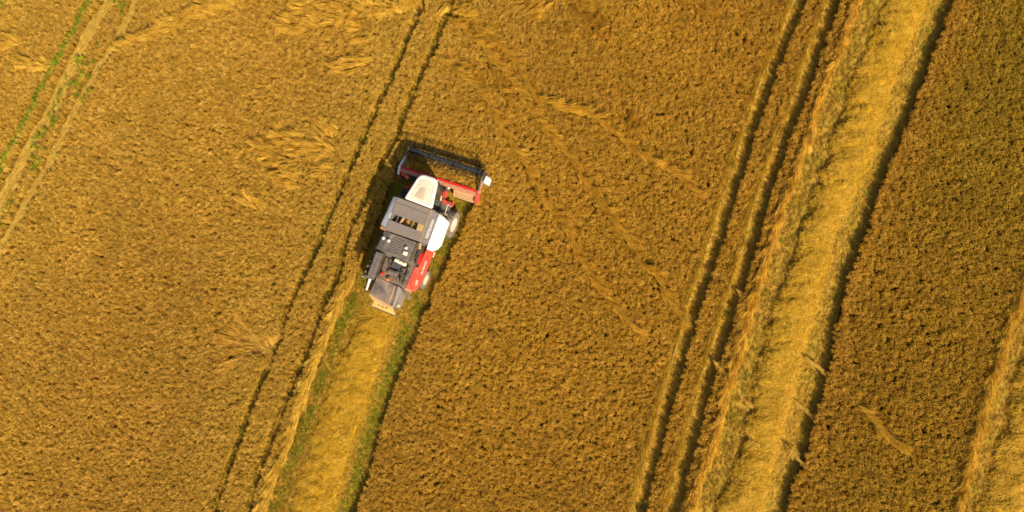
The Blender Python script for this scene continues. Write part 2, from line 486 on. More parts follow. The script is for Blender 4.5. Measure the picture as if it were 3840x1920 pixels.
# lodged patches: centre px, radius px (along, across), direction of lean in the picture (dx, dy)
PATCH = [((1250, 50), 150, 45, 12, (-1, .15)), ((1130, 90), 70, 40, 0, (-1, .3)), ((1430, 35), 90, 35, 10, (-1, -.3)), ((1540, 40), 60, 40, 30, (-.5, -1)),
         ((1740, 75), 120, 24, 45, (1, 1)), ((1830, 190), 110, 26, 50, (1, 1)), ((1880, 330), 100, 28, 60, (.6, 1)), ((1860, 420), 60, 30, 70, (.5, 1)), ((1760, 270), 70, 22, 40, (1, .8)),
         ((2030, 15), 50, 40, 0, (-.6, 1)), ((2230, 80), 70, 40, 50, (.8, 1)), ((2270, 120), 40, 35, 80, (-.3, 1)), ((2180, 30), 70, 26, 40, (1, .6)),
         ((1340, 240), 75, 26, -15, (-1, .4)), ((1130, 530), 110, 28, 15, (-1, -.2)), ((1180, 560), 90, 30, 10, (-1, .2)), ((1060, 590), 100, 22, 25, (-1, .3)), ((1090, 660), 75, 25, 30, (-1, .4)), ((960, 770), 40, 20, 20, (-1, -.2)),
         ((1230, 500), 60, 30, -20, (-.8, -.4)), ((1350, 120), 70, 20, 35, (-1, .5)), ((600, 110), 110, 18, -18, (-1, .5)), ((700, 60), 110, 18, -25, (-1, .6)), ((30, 165), 60, 25, 0, (-1, .2)), ((150, 245), 70, 20, 10, (-1, .3)),
         ((2640, 20), 40, 30, 0, (1, .5)), ((460, 170), 60, 16, -20, (-1, .6)), ((800, 40), 60, 20, -15, (-1, .4)), ((2370, 430), 60, 18, 45, (1, 1)), ((1290, 90), 60, 22, -10, (1, -.3)),
         ((850, 20), 60, 25, -10, (-1, .1)), ((1230, 640), 50, 16, -20, (-1, .1)), ((1000, 560), 60, 16, 10, (-1, .1)), ((2100, 110), 60, 16, 40, (1, .6))]
for (cx, cy), ra, rb, ang, (dx, dy) in PATCH:
    c = P(cx, cy, .4); mpp = np.linalg.norm(P(cx + 1, cy, .4) - c)
    e = P(cx + dx, cy + dy, .4) - c; a = math.atan2(e[1], e[0])
    ex = P(cx + math.cos(R(ang)), cy + math.sin(R(ang)), .4) - c; ex /= np.linalg.norm(ex)
    u_ = ((X - c[0]) * ex[0] + (Y - c[1]) * ex[1]) / (ra * mpp); v_ = ((X - c[0]) * -ex[1] + (Y - c[1]) * ex[0]) / (rb * mpp)
    rr = u_ ** 2 + v_ ** 2 + .55 * n1 + .3 * n3
    lay(rr < .85, a + 1.1 * n1 + .5 * n3, .85, 1.35, (1.12, 1.00, .85) if cx > 1650 else (1.0, .88, .8), .32, .42)

# trodden trails that cross the crop, drawn in photograph pixels: (points, half width in m)
TRAILS = [([(1690, 60), (1790, 150), (1900, 270), (1990, 400), (2050, 480), (2120, 560), (2200, 680), (2290, 800), (2370, 910), (2400, 980), (2450, 1020), (2500, 1110), (2560, 1190)], .15),
          ([(1650, 210), (1750, 290), (1830, 370), (1890, 480), (1960, 590), (1990, 640), (2030, 740), (2130, 850), (2170, 950), (2240, 1060), (2330, 1170), (2390, 1240)], .13),
          ([(1700, 20), (1850, 140), (1950, 250), (2010, 360), (2100, 400), (2240, 440), (2320, 510), (2430, 590), (2520, 640), (2610, 710)], .12),
          ([(1640, 60), (1700, 40), (1760, 60), (1830, 160)], .12)]
TRAIL_RIGHT = [([(2664, 1340), (2690, 1370), (2722, 1405)], .10), ([(2740, 1420), (2765, 1460), (2805, 1515)], .12), ([(2755, 1080), (2790, 1125), (2830, 1150)], .10),
               ([(3010, 1335), (3060, 1370), (3110, 1405), (3150, 1450), (3220, 1515)], .13), ([(2965, 1490), (3010, 1530), (3040, 1560)], .10), ([(2940, 1660), (2980, 1710), (3020, 1745), (3080, 1820), (3130, 1880)], .12),
               ([(3385, 480), (3410, 510), (3440, 530)], .12), ([(3310, 1610), (3360, 1660)], .12), ([(3225, 1520), (3330, 1640)], .08)]


def near(pts, zz=.4):
    """distance to a polyline and its azimuth, for every tuft"""
    w_ = np.array([P(x, y, zz)[:2] for x, y in pts]); best = np.full(N, 1e9); ang = np.zeros(N); sd = np.zeros(N)
    for a, b in zip(w_[:-1], w_[1:]):
        d = b - a; L = np.linalg.norm(d); d /= L
        q = np.clip((X - a[0]) * d[0] + (Y - a[1]) * d[1], 0, L)
        ddx = X - a[0] - d[0] * q; ddy = Y - a[1] - d[1] * q
        r = np.hypot(ddx, ddy); k = r < best
        best[k] = r[k]; ang[k] = math.atan2(d[1], d[0]); sd[k] = np.sign(d[0] * ddy - d[1] * ddx)[k]
    return best, ang, sd


for k_, (pts, hw) in enumerate(TRAILS + TRAIL_RIGHT[-2:]):
    r, ang, sd = near(pts)
    e = hw * (1 + .4 * n1) + .03
    lay((r < e + .07) & (sd < 0), ang + .2 + .5 * n1, 1.1, 1.4, (1.20, 1.10, .95), .54, .88)
    dk = (r < e * .75) & (sd >= 0)
    keep &= ~(dk & (RNG.random(N) < .8) & (n1 + .5 * n3 > -.25))
    hs[dk] *= .7
# the fan of flattened wheat beside the left wheel track
FAN = P(1010, 1305, .1)[:2]
fx, fy = X - FAN[0], Y - FAN[1]
fr = np.hypot(fx, fy); fa = np.arctan2(fy, fx)
fan = (fr < 3.3 * (1 + .15 * np.sin(fa * 9))) & (np.cos(fa - math.radians(172)) > .80) | (fr < .75)
keepfan = fan.copy()

# openings: cut strips and wheel tracks
def gap(L_, lo, hi, r=1.0):
    q = s - L_(t) - (wob if r > .9 else .025 * vnoise(t, s * 0, 1.5, 15))
    return (q > lo) & (q < hi)


far1 = s < TRK1(t) - .45
in1 = (s > C1L(t) + wob * .3) & (s < C1R(t) + wob) & (t < HEAD_T)
in2 = (s > C2L(t) + wob * .3) & (s < C2R(t) + wob)
in3 = (s > C3L(t) + wob * .3)
tr = gap(T1, -.30, .34, .5) | gap(T2, -.30, .34, .5) | gap(T3, -.62, .38, .35) | gap(T4, -.60, .38, .35)
trp = gap(TRK1, -.55, .95) | gap(TRK2, -.42, .85)
weedband = (s > WEEDL(t) - .25) & (s < WEEDL(t) + .22)
keep &= ~(in1 | in2 | in3 | tr | trp | fan)
keep &= ~(weedband & (RNG.random(N) < .85))
between = (s > TRK1(t)) & (s < TRK2(t))
hs = hs * np.where(knd == 0, 1 + np.clip((s - T2(t)) / 15, 0, 1) * .06 * n3, 1)
hs = np.where(between & (knd == 0), hs * .75, hs)
# pale bent stalks along the left edges, sunlit crop walls put into the brighter tints
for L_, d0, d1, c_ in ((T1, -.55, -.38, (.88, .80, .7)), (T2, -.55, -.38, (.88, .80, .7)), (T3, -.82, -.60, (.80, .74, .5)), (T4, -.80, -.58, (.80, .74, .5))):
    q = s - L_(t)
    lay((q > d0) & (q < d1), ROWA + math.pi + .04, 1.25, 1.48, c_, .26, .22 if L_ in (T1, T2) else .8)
for L_, wd in ((C1L, .42), (C2L, .34), (C3L, .30)):
    q = s - L_(t)
    lay((q > -wd - .1 * n1) & (q < .03) & ((L_ is not C1L) | (t < OT - 5.0)), ROWA + math.pi + .3 * n3 + .10 * n1 + .05, 1.15, 1.42, (1.28, 1.24, 1.2) if L_ is not C1L else (1.15, 1.10, 1.1), .40 if L_ is not C1L else .32, .95)

gr_ = np.clip((s - T1(t)) / 15, 0, 1)[:, None]; g3_ = np.clip((s - C2R(t)) / 2, 0, 1)[:, None]
strength = np.where(knd == 0, 1.0, .35)[:, None]                    # standing wheat is tinted browner and darker towards the right
tint *= 1 - strength * gr_ * np.array([.02, .08, .34])
tint *= 1 - strength * g3_ * np.array([.16, .13, .30])
tint *= 1 + (1 - gr_) * np.array([0.03, .075, 0.08])
tint *= 1 + np.clip((T1(t) - s - 12) / 14, 0, 1)[:, None] * np.array([.03, .07, .12])
zone = np.zeros(N, int)
zone[s < TRK1(t)] = 0
zone[(s >= TRK1(t)) & (s < C1L(t))] = 1
zone[(s >= C1L(t))] = 2
zone[(s >= C2L(t) + 1)] = 3
names = ['leaning ripe wheat left of the two pale curving wheel tracks', 'ripe wheat standing to the left of the working harvester, darker wheel tracks running through it',
         'ripe wheat block between the harvester and the wide cut strip, crossed by diagonal trodden trails', 'darker ripe wheat to the right of the wide cut strip']
# tufts ahead of the header belong to the middle block
zone[(s < C1L(t)) & (t > HEAD_T) & (s > T2(t))] = 2
for k in range(4):
    q = keep & (zone == k)
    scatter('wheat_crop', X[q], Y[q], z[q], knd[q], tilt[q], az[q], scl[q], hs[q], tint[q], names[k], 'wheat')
print('wheat tufts', keep.sum())

# dense lower leaves: a second layer of short dark tufts is not needed, the soil sheet shows in the holes

# flattened fan
xs, ys = grid(FAN[0] - 4, FAN[0] + 1.6, FAN[1] - 3, FAN[1] + 3, .11)
fx, fy = xs - FAN[0], ys - FAN[1]; fr = np.hypot(fx, fy); fa = np.arctan2(fy, fx)
k = (fr < 2.7 * (1 + .2 * np.sin(fa * 9))) & (np.cos(fa - math.radians(172)) > .80) | (fr < .6)
k &= (RNG.random(len(fr)) < .7) | (fr < 1.2)
fa = np.where(fr < .35, math.radians(172) + RNG.normal(size=len(fr)) * .7, fa)
k &= (np.sin(fa * 23 + .5 * fr) > -.45) | (fr < 1.0)
k &= np.abs(xs * RT[0] + ys * RT[1] - T1(xs * FW[0] + ys * FW[1])) > .22
xs, ys, fa, fr = xs[k], ys[k], fa[k], fr[k]; n_ = len(xs)
tn = np.array([.98, .88, .95]) * (1 + .15 * np.sin(fa * 23 + 2) + .08 * RNG.normal(size=n_))[:, None]
tn[fr < 1.0] *= np.array([1.0, 1.02, 1.25])
scatter('flattened_wheat', xs, ys, .06 + .42 * np.clip(fr / 3, 0, 1), LYING, RNG.uniform(1.3, 1.5, n_), fa + RNG.normal(size=n_) * .12, RNG.uniform(.8, 1.1, n_), RNG.uniform(.9, 1.2, n_), tn,
        'pale fan of flattened wheat stalks spread beside the left wheel track', 'wheat')


# loose bent stalk wisps that lie over the cut strip and tracks
def wisp(pts, hw, zz=.25):
    w_ = np.array([P(x, y, zz)[:2] for x, y in pts]); xs = []; ys = []; an = []
    for a, b in zip(w_[:-1], w_[1:]):
        L = np.linalg.norm(b - a); n_ = max(3, int(L / .10)); u_ = RNG.random(n_)
        nr = np.array([-(b - a)[1], (b - a)[0]]) / L
        p = a + (b - a) * u_[:, None] + nr * (RNG.normal(size=n_) * hw * .22)[:, None]
        xs += list(p[:, 0]); ys += list(p[:, 1]); an += [math.atan2((b - a)[1], (b - a)[0])] * n_
    return np.array(xs), np.array(ys), np.array(an)


wl = ['wisp of bent stalks across the second dark track near the middle', 'pale wisp of stalks lying over the left stubble of the wide cut strip',
      'short wisp of stalks across the inner dark wheel track', 'longest pale diagonal wisp running from the wide straw row into the right wheat',
      'short faint wisp between straw row and crop edge below the longest one', 'lowest diagonal wisp leading from the straw row into the right wheat',
      'small wisp fallen over the crop edge near the top right', 'faint wisp inside the right wheat block', 'thin wisp of trodden stalks in the right wheat block']
for k, (pts, hw) in enumerate(TRAIL_RIGHT):
    xs, ys, an = wisp(pts, hw)
    n_ = len(xs)
    scatter('bent_stalks', xs, ys, np.full(n_, .42 if k not in (1, 4) else .16) + RNG.random(n_) * .12, LYING, RNG.uniform(1.45, 1.62, n_), an + RNG.normal(size=n_) * .2, RNG.uniform(.3, .55, n_), RNG.uniform(.45, .75, n_),
            np.tile([1.2, 1.2, 1.5], (n_, 1)), wl[k], 'wheat')

# ---------------------------------------------------------------- stubble and weeds
X, Y = grid(-64, 30, -20, 36, .135)
t = X * FW[0] + Y * FW[1]; s = X * RT[0] + Y * RT[1]; N = len(X)
row = np.round(s / .16) * .16                          # drilled rows
sr = row + RNG.normal(size=N) * .015; X2 = FW[0] * t + RT[0] * sr; Y2 = FW[1] * t + RT[1] * sr
i1 = (s > C1L(t)) & (s < C1R(t)) & (t < HEAD_T)
i2 = (s > C2L(t)) & (s < C2R(t)); i3 = s > C3L(t)
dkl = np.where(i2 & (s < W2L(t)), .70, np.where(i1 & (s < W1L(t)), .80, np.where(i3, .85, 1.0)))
g1 = fbm(X, Y, 1.1, 61, 3); g2 = fbm(X, Y, .4, 71, 2)
nostub = ((s > W1L(t)) & (s < W1R(t)) & (t < OT - 7.2)) | ((s > W2L(t)) & (s < W2R(t))) | (s > W3L(t) + .1)
st = (i1 | i2 | i3) & ~nostub
# chaff dusted pale along the right side of the wide straw row
pale2 = np.exp(-((s - W2R(t) - .40) / .60) ** 2) * i2 + .55 * np.exp(-((s - W1R(t) - .3) / .4) ** 2) * i1 + .6 * np.exp(-((s - W3L(t) + .9) / .35) ** 2) * i3
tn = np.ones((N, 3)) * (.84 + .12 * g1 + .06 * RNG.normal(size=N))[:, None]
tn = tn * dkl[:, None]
tn = tn * (1 + pale2[:, None] * np.array([.22, .28, .45]))
green = np.zeros(N)
green += i1 * (1.1 * np.exp(-((s - C1R(t) + .95) / .45) ** 2) + .75 * np.exp(-((s - C1L(t) - .4) / .4) ** 2))
green += i2 * (.30 * np.exp(-((s - C2R(t) + .95) / .5) ** 2) + .30 * np.exp(-((s - C2L(t) - .55) / .4) ** 2))
gp = np.clip(green * (.9 + 1.5 * g1), 0, .95)
tn = tn * (1 - (gp * np.where(i1, 1, .35))[:, None] * np.array([.30, .05, .5]))
q = st & (RNG.random(N) < np.where(i1, .80, .55))
lab = {1: 'stubble of the strip just cut behind and beside the harvester', 2: 'stubble on both sides of the wide straw row', 3: 'stubble strip at the lower right edge of the field'}
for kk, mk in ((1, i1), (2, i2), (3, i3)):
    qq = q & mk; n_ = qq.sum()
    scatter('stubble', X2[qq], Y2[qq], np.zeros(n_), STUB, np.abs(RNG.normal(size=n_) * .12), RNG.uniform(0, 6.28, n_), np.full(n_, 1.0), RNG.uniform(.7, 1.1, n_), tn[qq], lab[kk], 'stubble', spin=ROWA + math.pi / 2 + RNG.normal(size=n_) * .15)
wd = (st & (RNG.random(N) < gp * np.where(i1, .62, .09)))
for nm_, mk, lb in (('weeds', i1, 'green weeds growing along both edges of the freshly cut strip'), ('weeds', i2 | i3, 'sparse green weeds in the stubble of the wide cut strip')):
    qq = wd & mk; n_ = qq.sum()
    scatter(nm_, X[qq], Y[qq], np.zeros(n_), WEED, RNG.random(n_) * .2, RNG.uniform(0, 6.28, n_), RNG.uniform(.6, 1.1, n_), RNG.uniform(.6, 1.2, n_), (1 + .2 * RNG.normal(size=(n_, 1))) * np.array([1.0, 1.0, 1.0]), lb, 'weeds')
# weeds in the wheel tracks and in the weedy row on the far left
band = (np.abs(s - WEEDL(t)) < .24) & (g1 > -.45)
btw = (s > TRK1(t) + .3) & (s < TRK2(t) - .1)
corner = ((X - P(0, 0)[0]) + .55 * (Y - P(0, 0)[1]) * -1 * -1) * 0 > 1
px, py = proj(X, Y, 0 * X + .3)
corner = (px + .55 * py < 38 + 12 * g2)
wt = (band & (RNG.random(N) < .70)) | (btw & (g1 > .1) & (RNG.random(N) < .12)) | (corner & (RNG.random(N) < .7)) | ((np.abs(s - TRK2(t) - .45) < .12) & (g1 > .2) & (RNG.random(N) < .2))
n_ = wt.sum()
scatter('weeds', X[wt], Y[wt], np.full(n_, .42), WEED, RNG.random(n_) * .2, RNG.uniform(0, 6.28, n_), RNG.uniform(.9, 1.5, n_), RNG.uniform(1.0, 1.9, n_), np.tile([1.15, 1.2, 1.0], (n_, 1)), 'bright green weeds growing in rows along the pale left wheel tracks', 'weeds')
wt = np.zeros(N, bool)
for L_, hw, p_ in ((T1, .30, .50), (T2, .30, .45), (T3, .2, .12), (T4, .2, .10)):
    wt |= (np.abs(s - L_(t) + .06) < hw) & (g1 + .4 * g2 > -.05) & (RNG.random(N) < p_)
n_ = wt.sum()
scatter('weeds', X[wt], Y[wt], np.zeros(n_), WEED, RNG.random(n_) * .2, RNG.uniform(0, 6.28, n_), RNG.uniform(.5, 1.0, n_), RNG.uniform(.5, 1.2, n_), np.tile([.8, .8, .8], (n_, 1)), 'low green weeds growing in the dark wheel tracks', 'weeds')
# tracks: pale trampled straw
wt = (np.abs(s - TRK1(t) - .05) < .55) | (np.abs(s - TRK2(t) - .05) < .42)
n_ = wt.sum()
scatter('trampled_straw', X[wt], Y[wt], np.full(n_, .03), LYING, RNG.uniform(1.42, 1.56, n_), ROWA + math.pi + RNG.normal(size=n_) * .2, RNG.uniform(.7, 1.0, n_), RNG.uniform(.5, .8, n_), np.tile([.98, 1.0, 1.35], (n_, 1)) * (1 + .1 * RNG.normal(size=(n_, 1))), 'pale trampled straw in the two curving wheel tracks on the left', 'straw')
wt = ((np.abs(s - T1(t)) < .22) | (np.abs(s - T2(t)) < .22) | (np.abs(s - T3(t)) < .46) | (np.abs(s - T4(t)) < .44)) & (RNG.random(N) < .7)
n_ = wt.sum()
scatter('stubble', X[wt], Y[wt], np.zeros(n_), STUB, RNG.random(n_) * .5, RNG.uniform(0, 6.28, n_), np.full(n_, 1.0), RNG.uniform(.5, 1.1, n_), np.tile([.95, .90, .55], (n_, 1)) * (1 + .1 * RNG.normal(size=(n_, 1))), 'short trodden stalks on the floor of the dark wheel tracks', 'stubble')


# ---------------------------------------------------------------- straw windrows
def windrow(L_, R_, t0, t1, label, hmax=.34, head=None):
    nu = 26; ts = np.arange(t0, t1, .10); v = []; f = []
    for k, tt in enumerate(ts):
        a = L_(tt) + .16 * vnoise(np.array([tt]), np.array([9.]), .45, 13)[0] + .12 * vnoise(np.array([tt]), np.array([1.]), .9, 3)[0] + .07 * vnoise(np.array([tt]), np.array([1.]), .35, 8)[0]
        b = R_(tt) + .09 * vnoise(np.array([tt]), np.array([5.]), .8, 4)[0]
        u_ = np.linspace(0, 1, nu); ss = a + (b - a) * u_
        h = np.sin(np.pi * np.clip(u_, 0, 1)) ** .55 * hmax
        if head is not None: h = h * min(1, .25 + (head - tt) * .5) if tt < head else h * .25
        xx = FW[0] * tt + RT[0] * ss; yy = FW[1] * tt + RT[1] * ss
        rel = fbm(ss * .55, np.full(nu, tt) + .22 * np.sin(ss * 2.2), .42, 51, 3)
        h = h * (1 + .55 * rel + .22 * fbm(xx, yy, 1.4, 55, 2))
        h[0] = h[-1] = .0
        v += list(zip(xx, yy, h + .006))
        if k:
            q0 = (k - 1) * nu; q1 = k * nu
            f += [(q0 + i, q0 + i + 1, q1 + i + 1, q1 + i) for i in range(nu - 1)]
    me = bpy.data.meshes.new('straw_bed'); me.from_pydata(v, [], f); me.materials.append(M_mound)
    for p in me.polygons: p.use_smooth = True
    root = bpy.data.objects.new('straw_windrow', None); col.objects.link(root)
    c = FW * ts[0] + RT * L_(ts[0]); root.location = (c[0], c[1], 0)
    tag(root, label, 'straw row', 'straw rows lying on the cut strips')
    o = bpy.data.objects.new('straw_bed', me); col.objects.link(o); o.parent = root; o.location = (-c[0], -c[1], 0)
    # loose straw over it
    va = np.array(v).reshape(len(ts), nu, 3)
    n_ = int(len(ts) * .1 * 2.7 / .0115)
    i = RNG.integers(0, len(ts), n_); j = RNG.integers(0, nu, n_)
    pt = va[i, j] + RNG.uniform(-.06, .06, (n_, 3)) * [1, 1, 0]
    ac = ROWA - math.pi / 2
    tnt = np.ones((n_, 3)) * (1 + .10 * RNG.normal(size=n_) + .10 * fbm(pt[:, 0], pt[:, 1], .8, 91, 2))[:, None]
    ed = np.minimum(j, nu - 1 - j) < 2
    so = scatter('loose_straw', pt[:, 0], pt[:, 1], pt[:, 2] + .005, PILE, RNG.random(n_) * .3, RNG.uniform(0, 6.28, n_), RNG.uniform(.7, 1.15, n_), RNG.uniform(.6, 1.1, n_), tnt, spin=ac + RNG.normal(size=n_) * .5)
    n2_ = int(len(ts) * .1 * 9)
    i = RNG.integers(0, len(ts), n2_); off_ = np.abs(RNG.normal(size=n2_)) * .42 * np.where(RNG.random(n2_) < .88, 1, -.45)
    edge = np.where((off_ > 0)[:, None], va[i, nu - 1], va[i, 0]); pe = edge + off_[:, None] * np.array([RT[0], RT[1], 0])
    keep_ = (proj(pe[:, 0], pe[:, 1], 0 * i)[0] < 4300)
    pe = pe[keep_]; ne = len(pe)
    se = scatter('scattered_straw', pe[:, 0], pe[:, 1], pe[:, 2] * 0 + .05, PILE, RNG.random(ne) * .3, RNG.uniform(0, 6.28, ne), RNG.uniform(.55, .9, ne), RNG.uniform(.25, .5, ne), np.tile([1.05, 1.08, 1.6], (ne, 1)), spin=ROWA + RNG.normal(size=ne) * .5)
    se.parent = root; se.location = (-c[0], -c[1], 0)
    so.parent = root; so.location = (-c[0], -c[1], 0)
    return root


M_mound, n_, l_, b_ = new_mat('straw_mound')
t_ = noise_node(n_, l_, 14, 6, 'Position', .7)
r_ = ramp(n_, l_, t_.outputs['Fac'], [(.3, (.36, .195, .007, 1)), (.7, (.54, .32, .014, 1))])
l_.new(r_.outputs[0], b_.inputs['Base Color']); b_.inputs['Roughness'].default_value = .85; b_.inputs['Specular IOR Level'].default_value = .1
windrow(W1L, W1R, T_LO, OT - 7.1, 'golden straw row lying straight behind the harvester', .30, OT - 7.1)
windrow(W2L, W2R, T_LO, T_HI, 'widest golden straw row running down the whole right side', .36)
windrow(W3L, lambda t: W3L(t) + 2.7, T_LO, T_HI - 8, 'golden straw row cut off by the lower right corner', .36)


# far wheat so that the field goes on outside the detailed part
def frame_sheet():
    a = [P(-330, -330), P(4170, -330), P(4170, 2250), P(-330, 2250)]
    inner = [(p[0], p[1], .50) for p in a]; outer = [(-880, 880, .5), (880, 880, .5), (880, -880, .5), (-880, -880, .5)]
    low = [(p[0], p[1], .0) for p in a]
    v = inner + outer + low; f = []
    for i in range(4):
        j = (i + 1) % 4; f += [(i, j, 4 + j, 4 + i), (i, 8 + i, 8 + j, j)]
    me = bpy.data.meshes.new('distant_wheat'); me.from_pydata(v, [], f); me.materials.append(M_far)
    o = bpy.data.objects.new('distant_wheat', me); col.objects.link(o)
    tag(o, 'ripe wheat going on past the detailed part of the field', 'wheat', kind='stuff')


frame_sheet()
#@@COMBINE@@
# ---------------------------------------------------------------- the combine harvester
GREYBR = srgb(122, 108, 98)
P_white = paint('white_paint', (.64, .61, .56, 1), .45, (.50, .44, .36, 1), .15, 1.5)
P_cream = paint('cream_roof', (.64, .58, .48, 1), .5, (.54, .46, .34, 1), .35, 1.3, hard=.3)
P_tan = paint('dusty_roof_centre', (.62, .52, .38, 1), .7, (.50, .38, .24, 1), .5, 1.6, hard=.4)
P_tan2 = paint('dusty_roof_hatch', (.46, .36, .24, 1), .7, (.40, .29, .17, 1), .5, 2.5, hard=.4)
P_lid = paint('dusty_grey_lid', (.195, .145, .108, 1), .85, (.165, .135, .110, 1), .5, 2.2, hard=.3)
P_strip = paint('grey_side_band', (.125, .112, .098, 1), .6, (.20, .16, .12, 1), .25, 2.5)
P_dark = paint('dark_grey_plastic', (.062, .055, .050, 1), .75, (.19, .14, .10, 1), .40, 3.0, hard=.3)
P_black = paint('black_rubbery', (.018, .016, .014, 1), .8, (.085, .06, .035, 1), .3, 4.0)
P_slate = paint('slate_tube', (.010, .012, .014, 1), .7, (.022, .023, .024, 1), .45, 3.5)
P_red = paint('red_paint', (.46, .035, .016, 1), .5, (.42, .10, .055, 1), .30, 1.8, hard=.4)
P_redb = paint('clean_red_sheet', (.62, .012, .010, 1), .4, (.42, .018, .012, 1), .4, 3.0)
P_dusty = paint('dusty_pink_beam', (.40, .150, .100, 1), .7, (.47, .20, .085, 1), .5, 1.8, hard=.3)
P_beige = paint('beige_dust', (.42, .27, .13, 1), .85, (.33, .19, .075, 1), .5, 3.0, hard=.3)
P_brown = paint('brown_dusty_deck', (.21, .135, .08, 1), .85, (.11, .08, .055, 1), .5, 3.5, hard=.3)
P_batm = paint('brown_steel', (.045, .028, .015, 1), .8, (.02, .014, .008, 1), .5, 6)
P_rust = paint('grey_metal', (.17, .135, .095, 1), .65, (.10, .07, .04, 1), .5, 6, metal=.0)
P_silver = paint('bare_metal', (.42, .40, .37, 1), .4, (.25, .2, .15, 1), .35, 6, metal=.6)
P_tyre = paint('dusty_tyre', (.10, .08, .06, 1), .9, (.27, .20, .125, 1), .5, 3.0, hard=.3)
P_lug = paint('dusty_lug', (.16, .125, .09, 1), .9, (.075, .06, .045, 1), .4, 4.0)
P_rim = paint('cream_rim', (.60, .52, .36, 1), .5, (.48, .37, .22, 1), .3, 4)
P_blue = paint('dark_blue_block', (.025, .034, .045, 1), .5, (.07, .06, .05, 1), .3, 4)
P_bottle = paint('cream_plastic', (.72, .64, .46, 1), .4, (.55, .45, .28, 1), .3, 5)
P_orange = paint('orange_lens', (.80, .19, .02, 1), .3, (.7, .15, .02, 1), .2, 5)
P_green = paint('green_cloth', (.025, .06, .04, 1), .5, (.06, .07, .04, 1), .4, 5)
P_hoodd = paint('dust_covered_hood', (.060, .052, .046, 1), .8, (.21, .15, .105, 1), .28, 1.3, hard=.12)
P_yel = paint('straw_dusted_plate', (.56, .36, .10, 1), .85, (.47, .28, .065, 1), .5, 3.0, hard=.3)
P_letter = paint('dusty_white_print', (.66, .50, .42, 1), .6, (.5, .28, .2, 1), .4, 5)
P_glass, n_, l_, b_ = new_mat('tinted_glass')
b_.inputs['Base Color'].default_value = (.018, .035, .028, 1); b_.inputs['Roughness'].default_value = .08
P_grain, n_, l_, b_ = new_mat('grain')
t_ = noise_node(n_, l_, 30, 6, 'Position', .8)
r_ = ramp(n_, l_, t_.outputs['Fac'], [(.3, (.42, .19, .02, 1)), (.7, (.68, .36, .06, 1))])
l_.new(r_.outputs[0], b_.inputs['Base Color']); b_.inputs['Roughness'].default_value = .8


class MB:
    def __init__(self): self.bm = bmesh.new()

    def hexa(self, p):
        """8 corners: bottom 4 then top 4, both counter-clockwise from above"""
        v = [self.bm.verts.new(q) for q in p]
        for f in ((3, 2, 1, 0), (4, 5, 6, 7), (0, 1, 5, 4), (1, 2, 6, 5), (2, 3, 7, 6), (3, 0, 4, 7)):
            self.bm.faces.new([v[i] for i in f])
        return self

    def box(self, x0, x1, y0, y1, z0, z1):
        return self.hexa([(x0, y0, z0), (x1, y0, z0), (x1, y1, z0), (x0, y1, z0), (x0, y0, z1), (x1, y0, z1), (x1, y1, z1), (x0, y1, z1)])

    def bar(self, a, b, w, h=None, up=(0, 0, 1)):
        a = Vector(a); b = Vector(b); d = (b - a).normalized(); u = Vector(up)
        if abs(d.dot(u)) > .95: u = Vector((0, 1, 0))
        s = d.cross(u).normalized(); u = s.cross(d).normalized(); h = h or w; s *= w / 2; u *= h / 2
        return self.hexa([a - s - u, a + s - u, b + s - u, b - s - u, a - s + u, a + s + u, b + s + u, b - s + u])

    def ring(self, pts): return [self.bm.verts.new(p) for p in pts]

    def loft(self, rings, caps=True, closed=True):
        rr = [self.ring(r) for r in rings]; n = len(rings[0])
        for a, b in zip(rr[:-1], rr[1:]):
            for i in range(n if closed else n - 1):
                j = (i + 1) % n
                self.bm.faces.new((a[i], a[j], b[j], b[i]))
        if caps:
            self.bm.faces.new(list(reversed(rr[0]))); self.bm.faces.new(rr[-1])
        return self

    def tube(self, pts, r, n=10, r1=None):
        pts = [Vector(p) for p in pts]; rings = []
        for i, p in enumerate(pts):
            d = (pts[min(i + 1, len(pts) - 1)] - pts[max(i - 1, 0)]).normalized()
            x = d.orthogonal().normalized() if i == 0 else (x - d * x.dot(d)).normalized()
            y = d.cross(x); rr = r if r1 is None else r + (r1 - r) * i / (len(pts) - 1)
            rings.append([p + (x * math.cos(2 * math.pi * k / n) + y * math.sin(2 * math.pi * k / n)) * rr for k in range(n)])
        return self.loft(rings)

    def lathe(self, c, prof, n=28, axis='x'):
        """prof: (along axis, radius)"""
        rings = []
        for a, r in prof:
            q = []
            for k in range(n):
                t = 2 * math.pi * k / n
                if axis == 'x': q.append((c[0] + a, c[1] + r * math.cos(t), c[2] + r * math.sin(t)))
                elif axis == 'z': q.append((c[0] + r * math.cos(t), c[1] + r * math.sin(t), c[2] + a))
                else: q.append((c[0] + r * math.cos(t), c[1] + a, c[2] - r * math.sin(t)))
            rings.append(q)
        return self.loft(rings)

    def build(self, name, mat, parent, bevel=0, smooth=False, label=None, sub=0):
        bmesh.ops.recalc_face_normals(self.bm, faces=self.bm.faces)
        me = bpy.data.meshes.new(name); self.bm.to_mesh(me); self.bm.free(); me.materials.append(mat)
        o = bpy.data.objects.new(name, me); col.objects.link(o); o.parent = parent
        if smooth:
            for p in me.polygons: p.use_smooth = True
            e = o.modifiers.new('split', 'EDGE_SPLIT'); e.split_angle = R(38)
        if bevel:
            b = o.modifiers.new('bevel', 'BEVEL'); b.width = bevel; b.segments = 2; b.limit_method = 'ANGLE'; b.angle_limit = R(35)
        if label: o['label'] = label
        return o


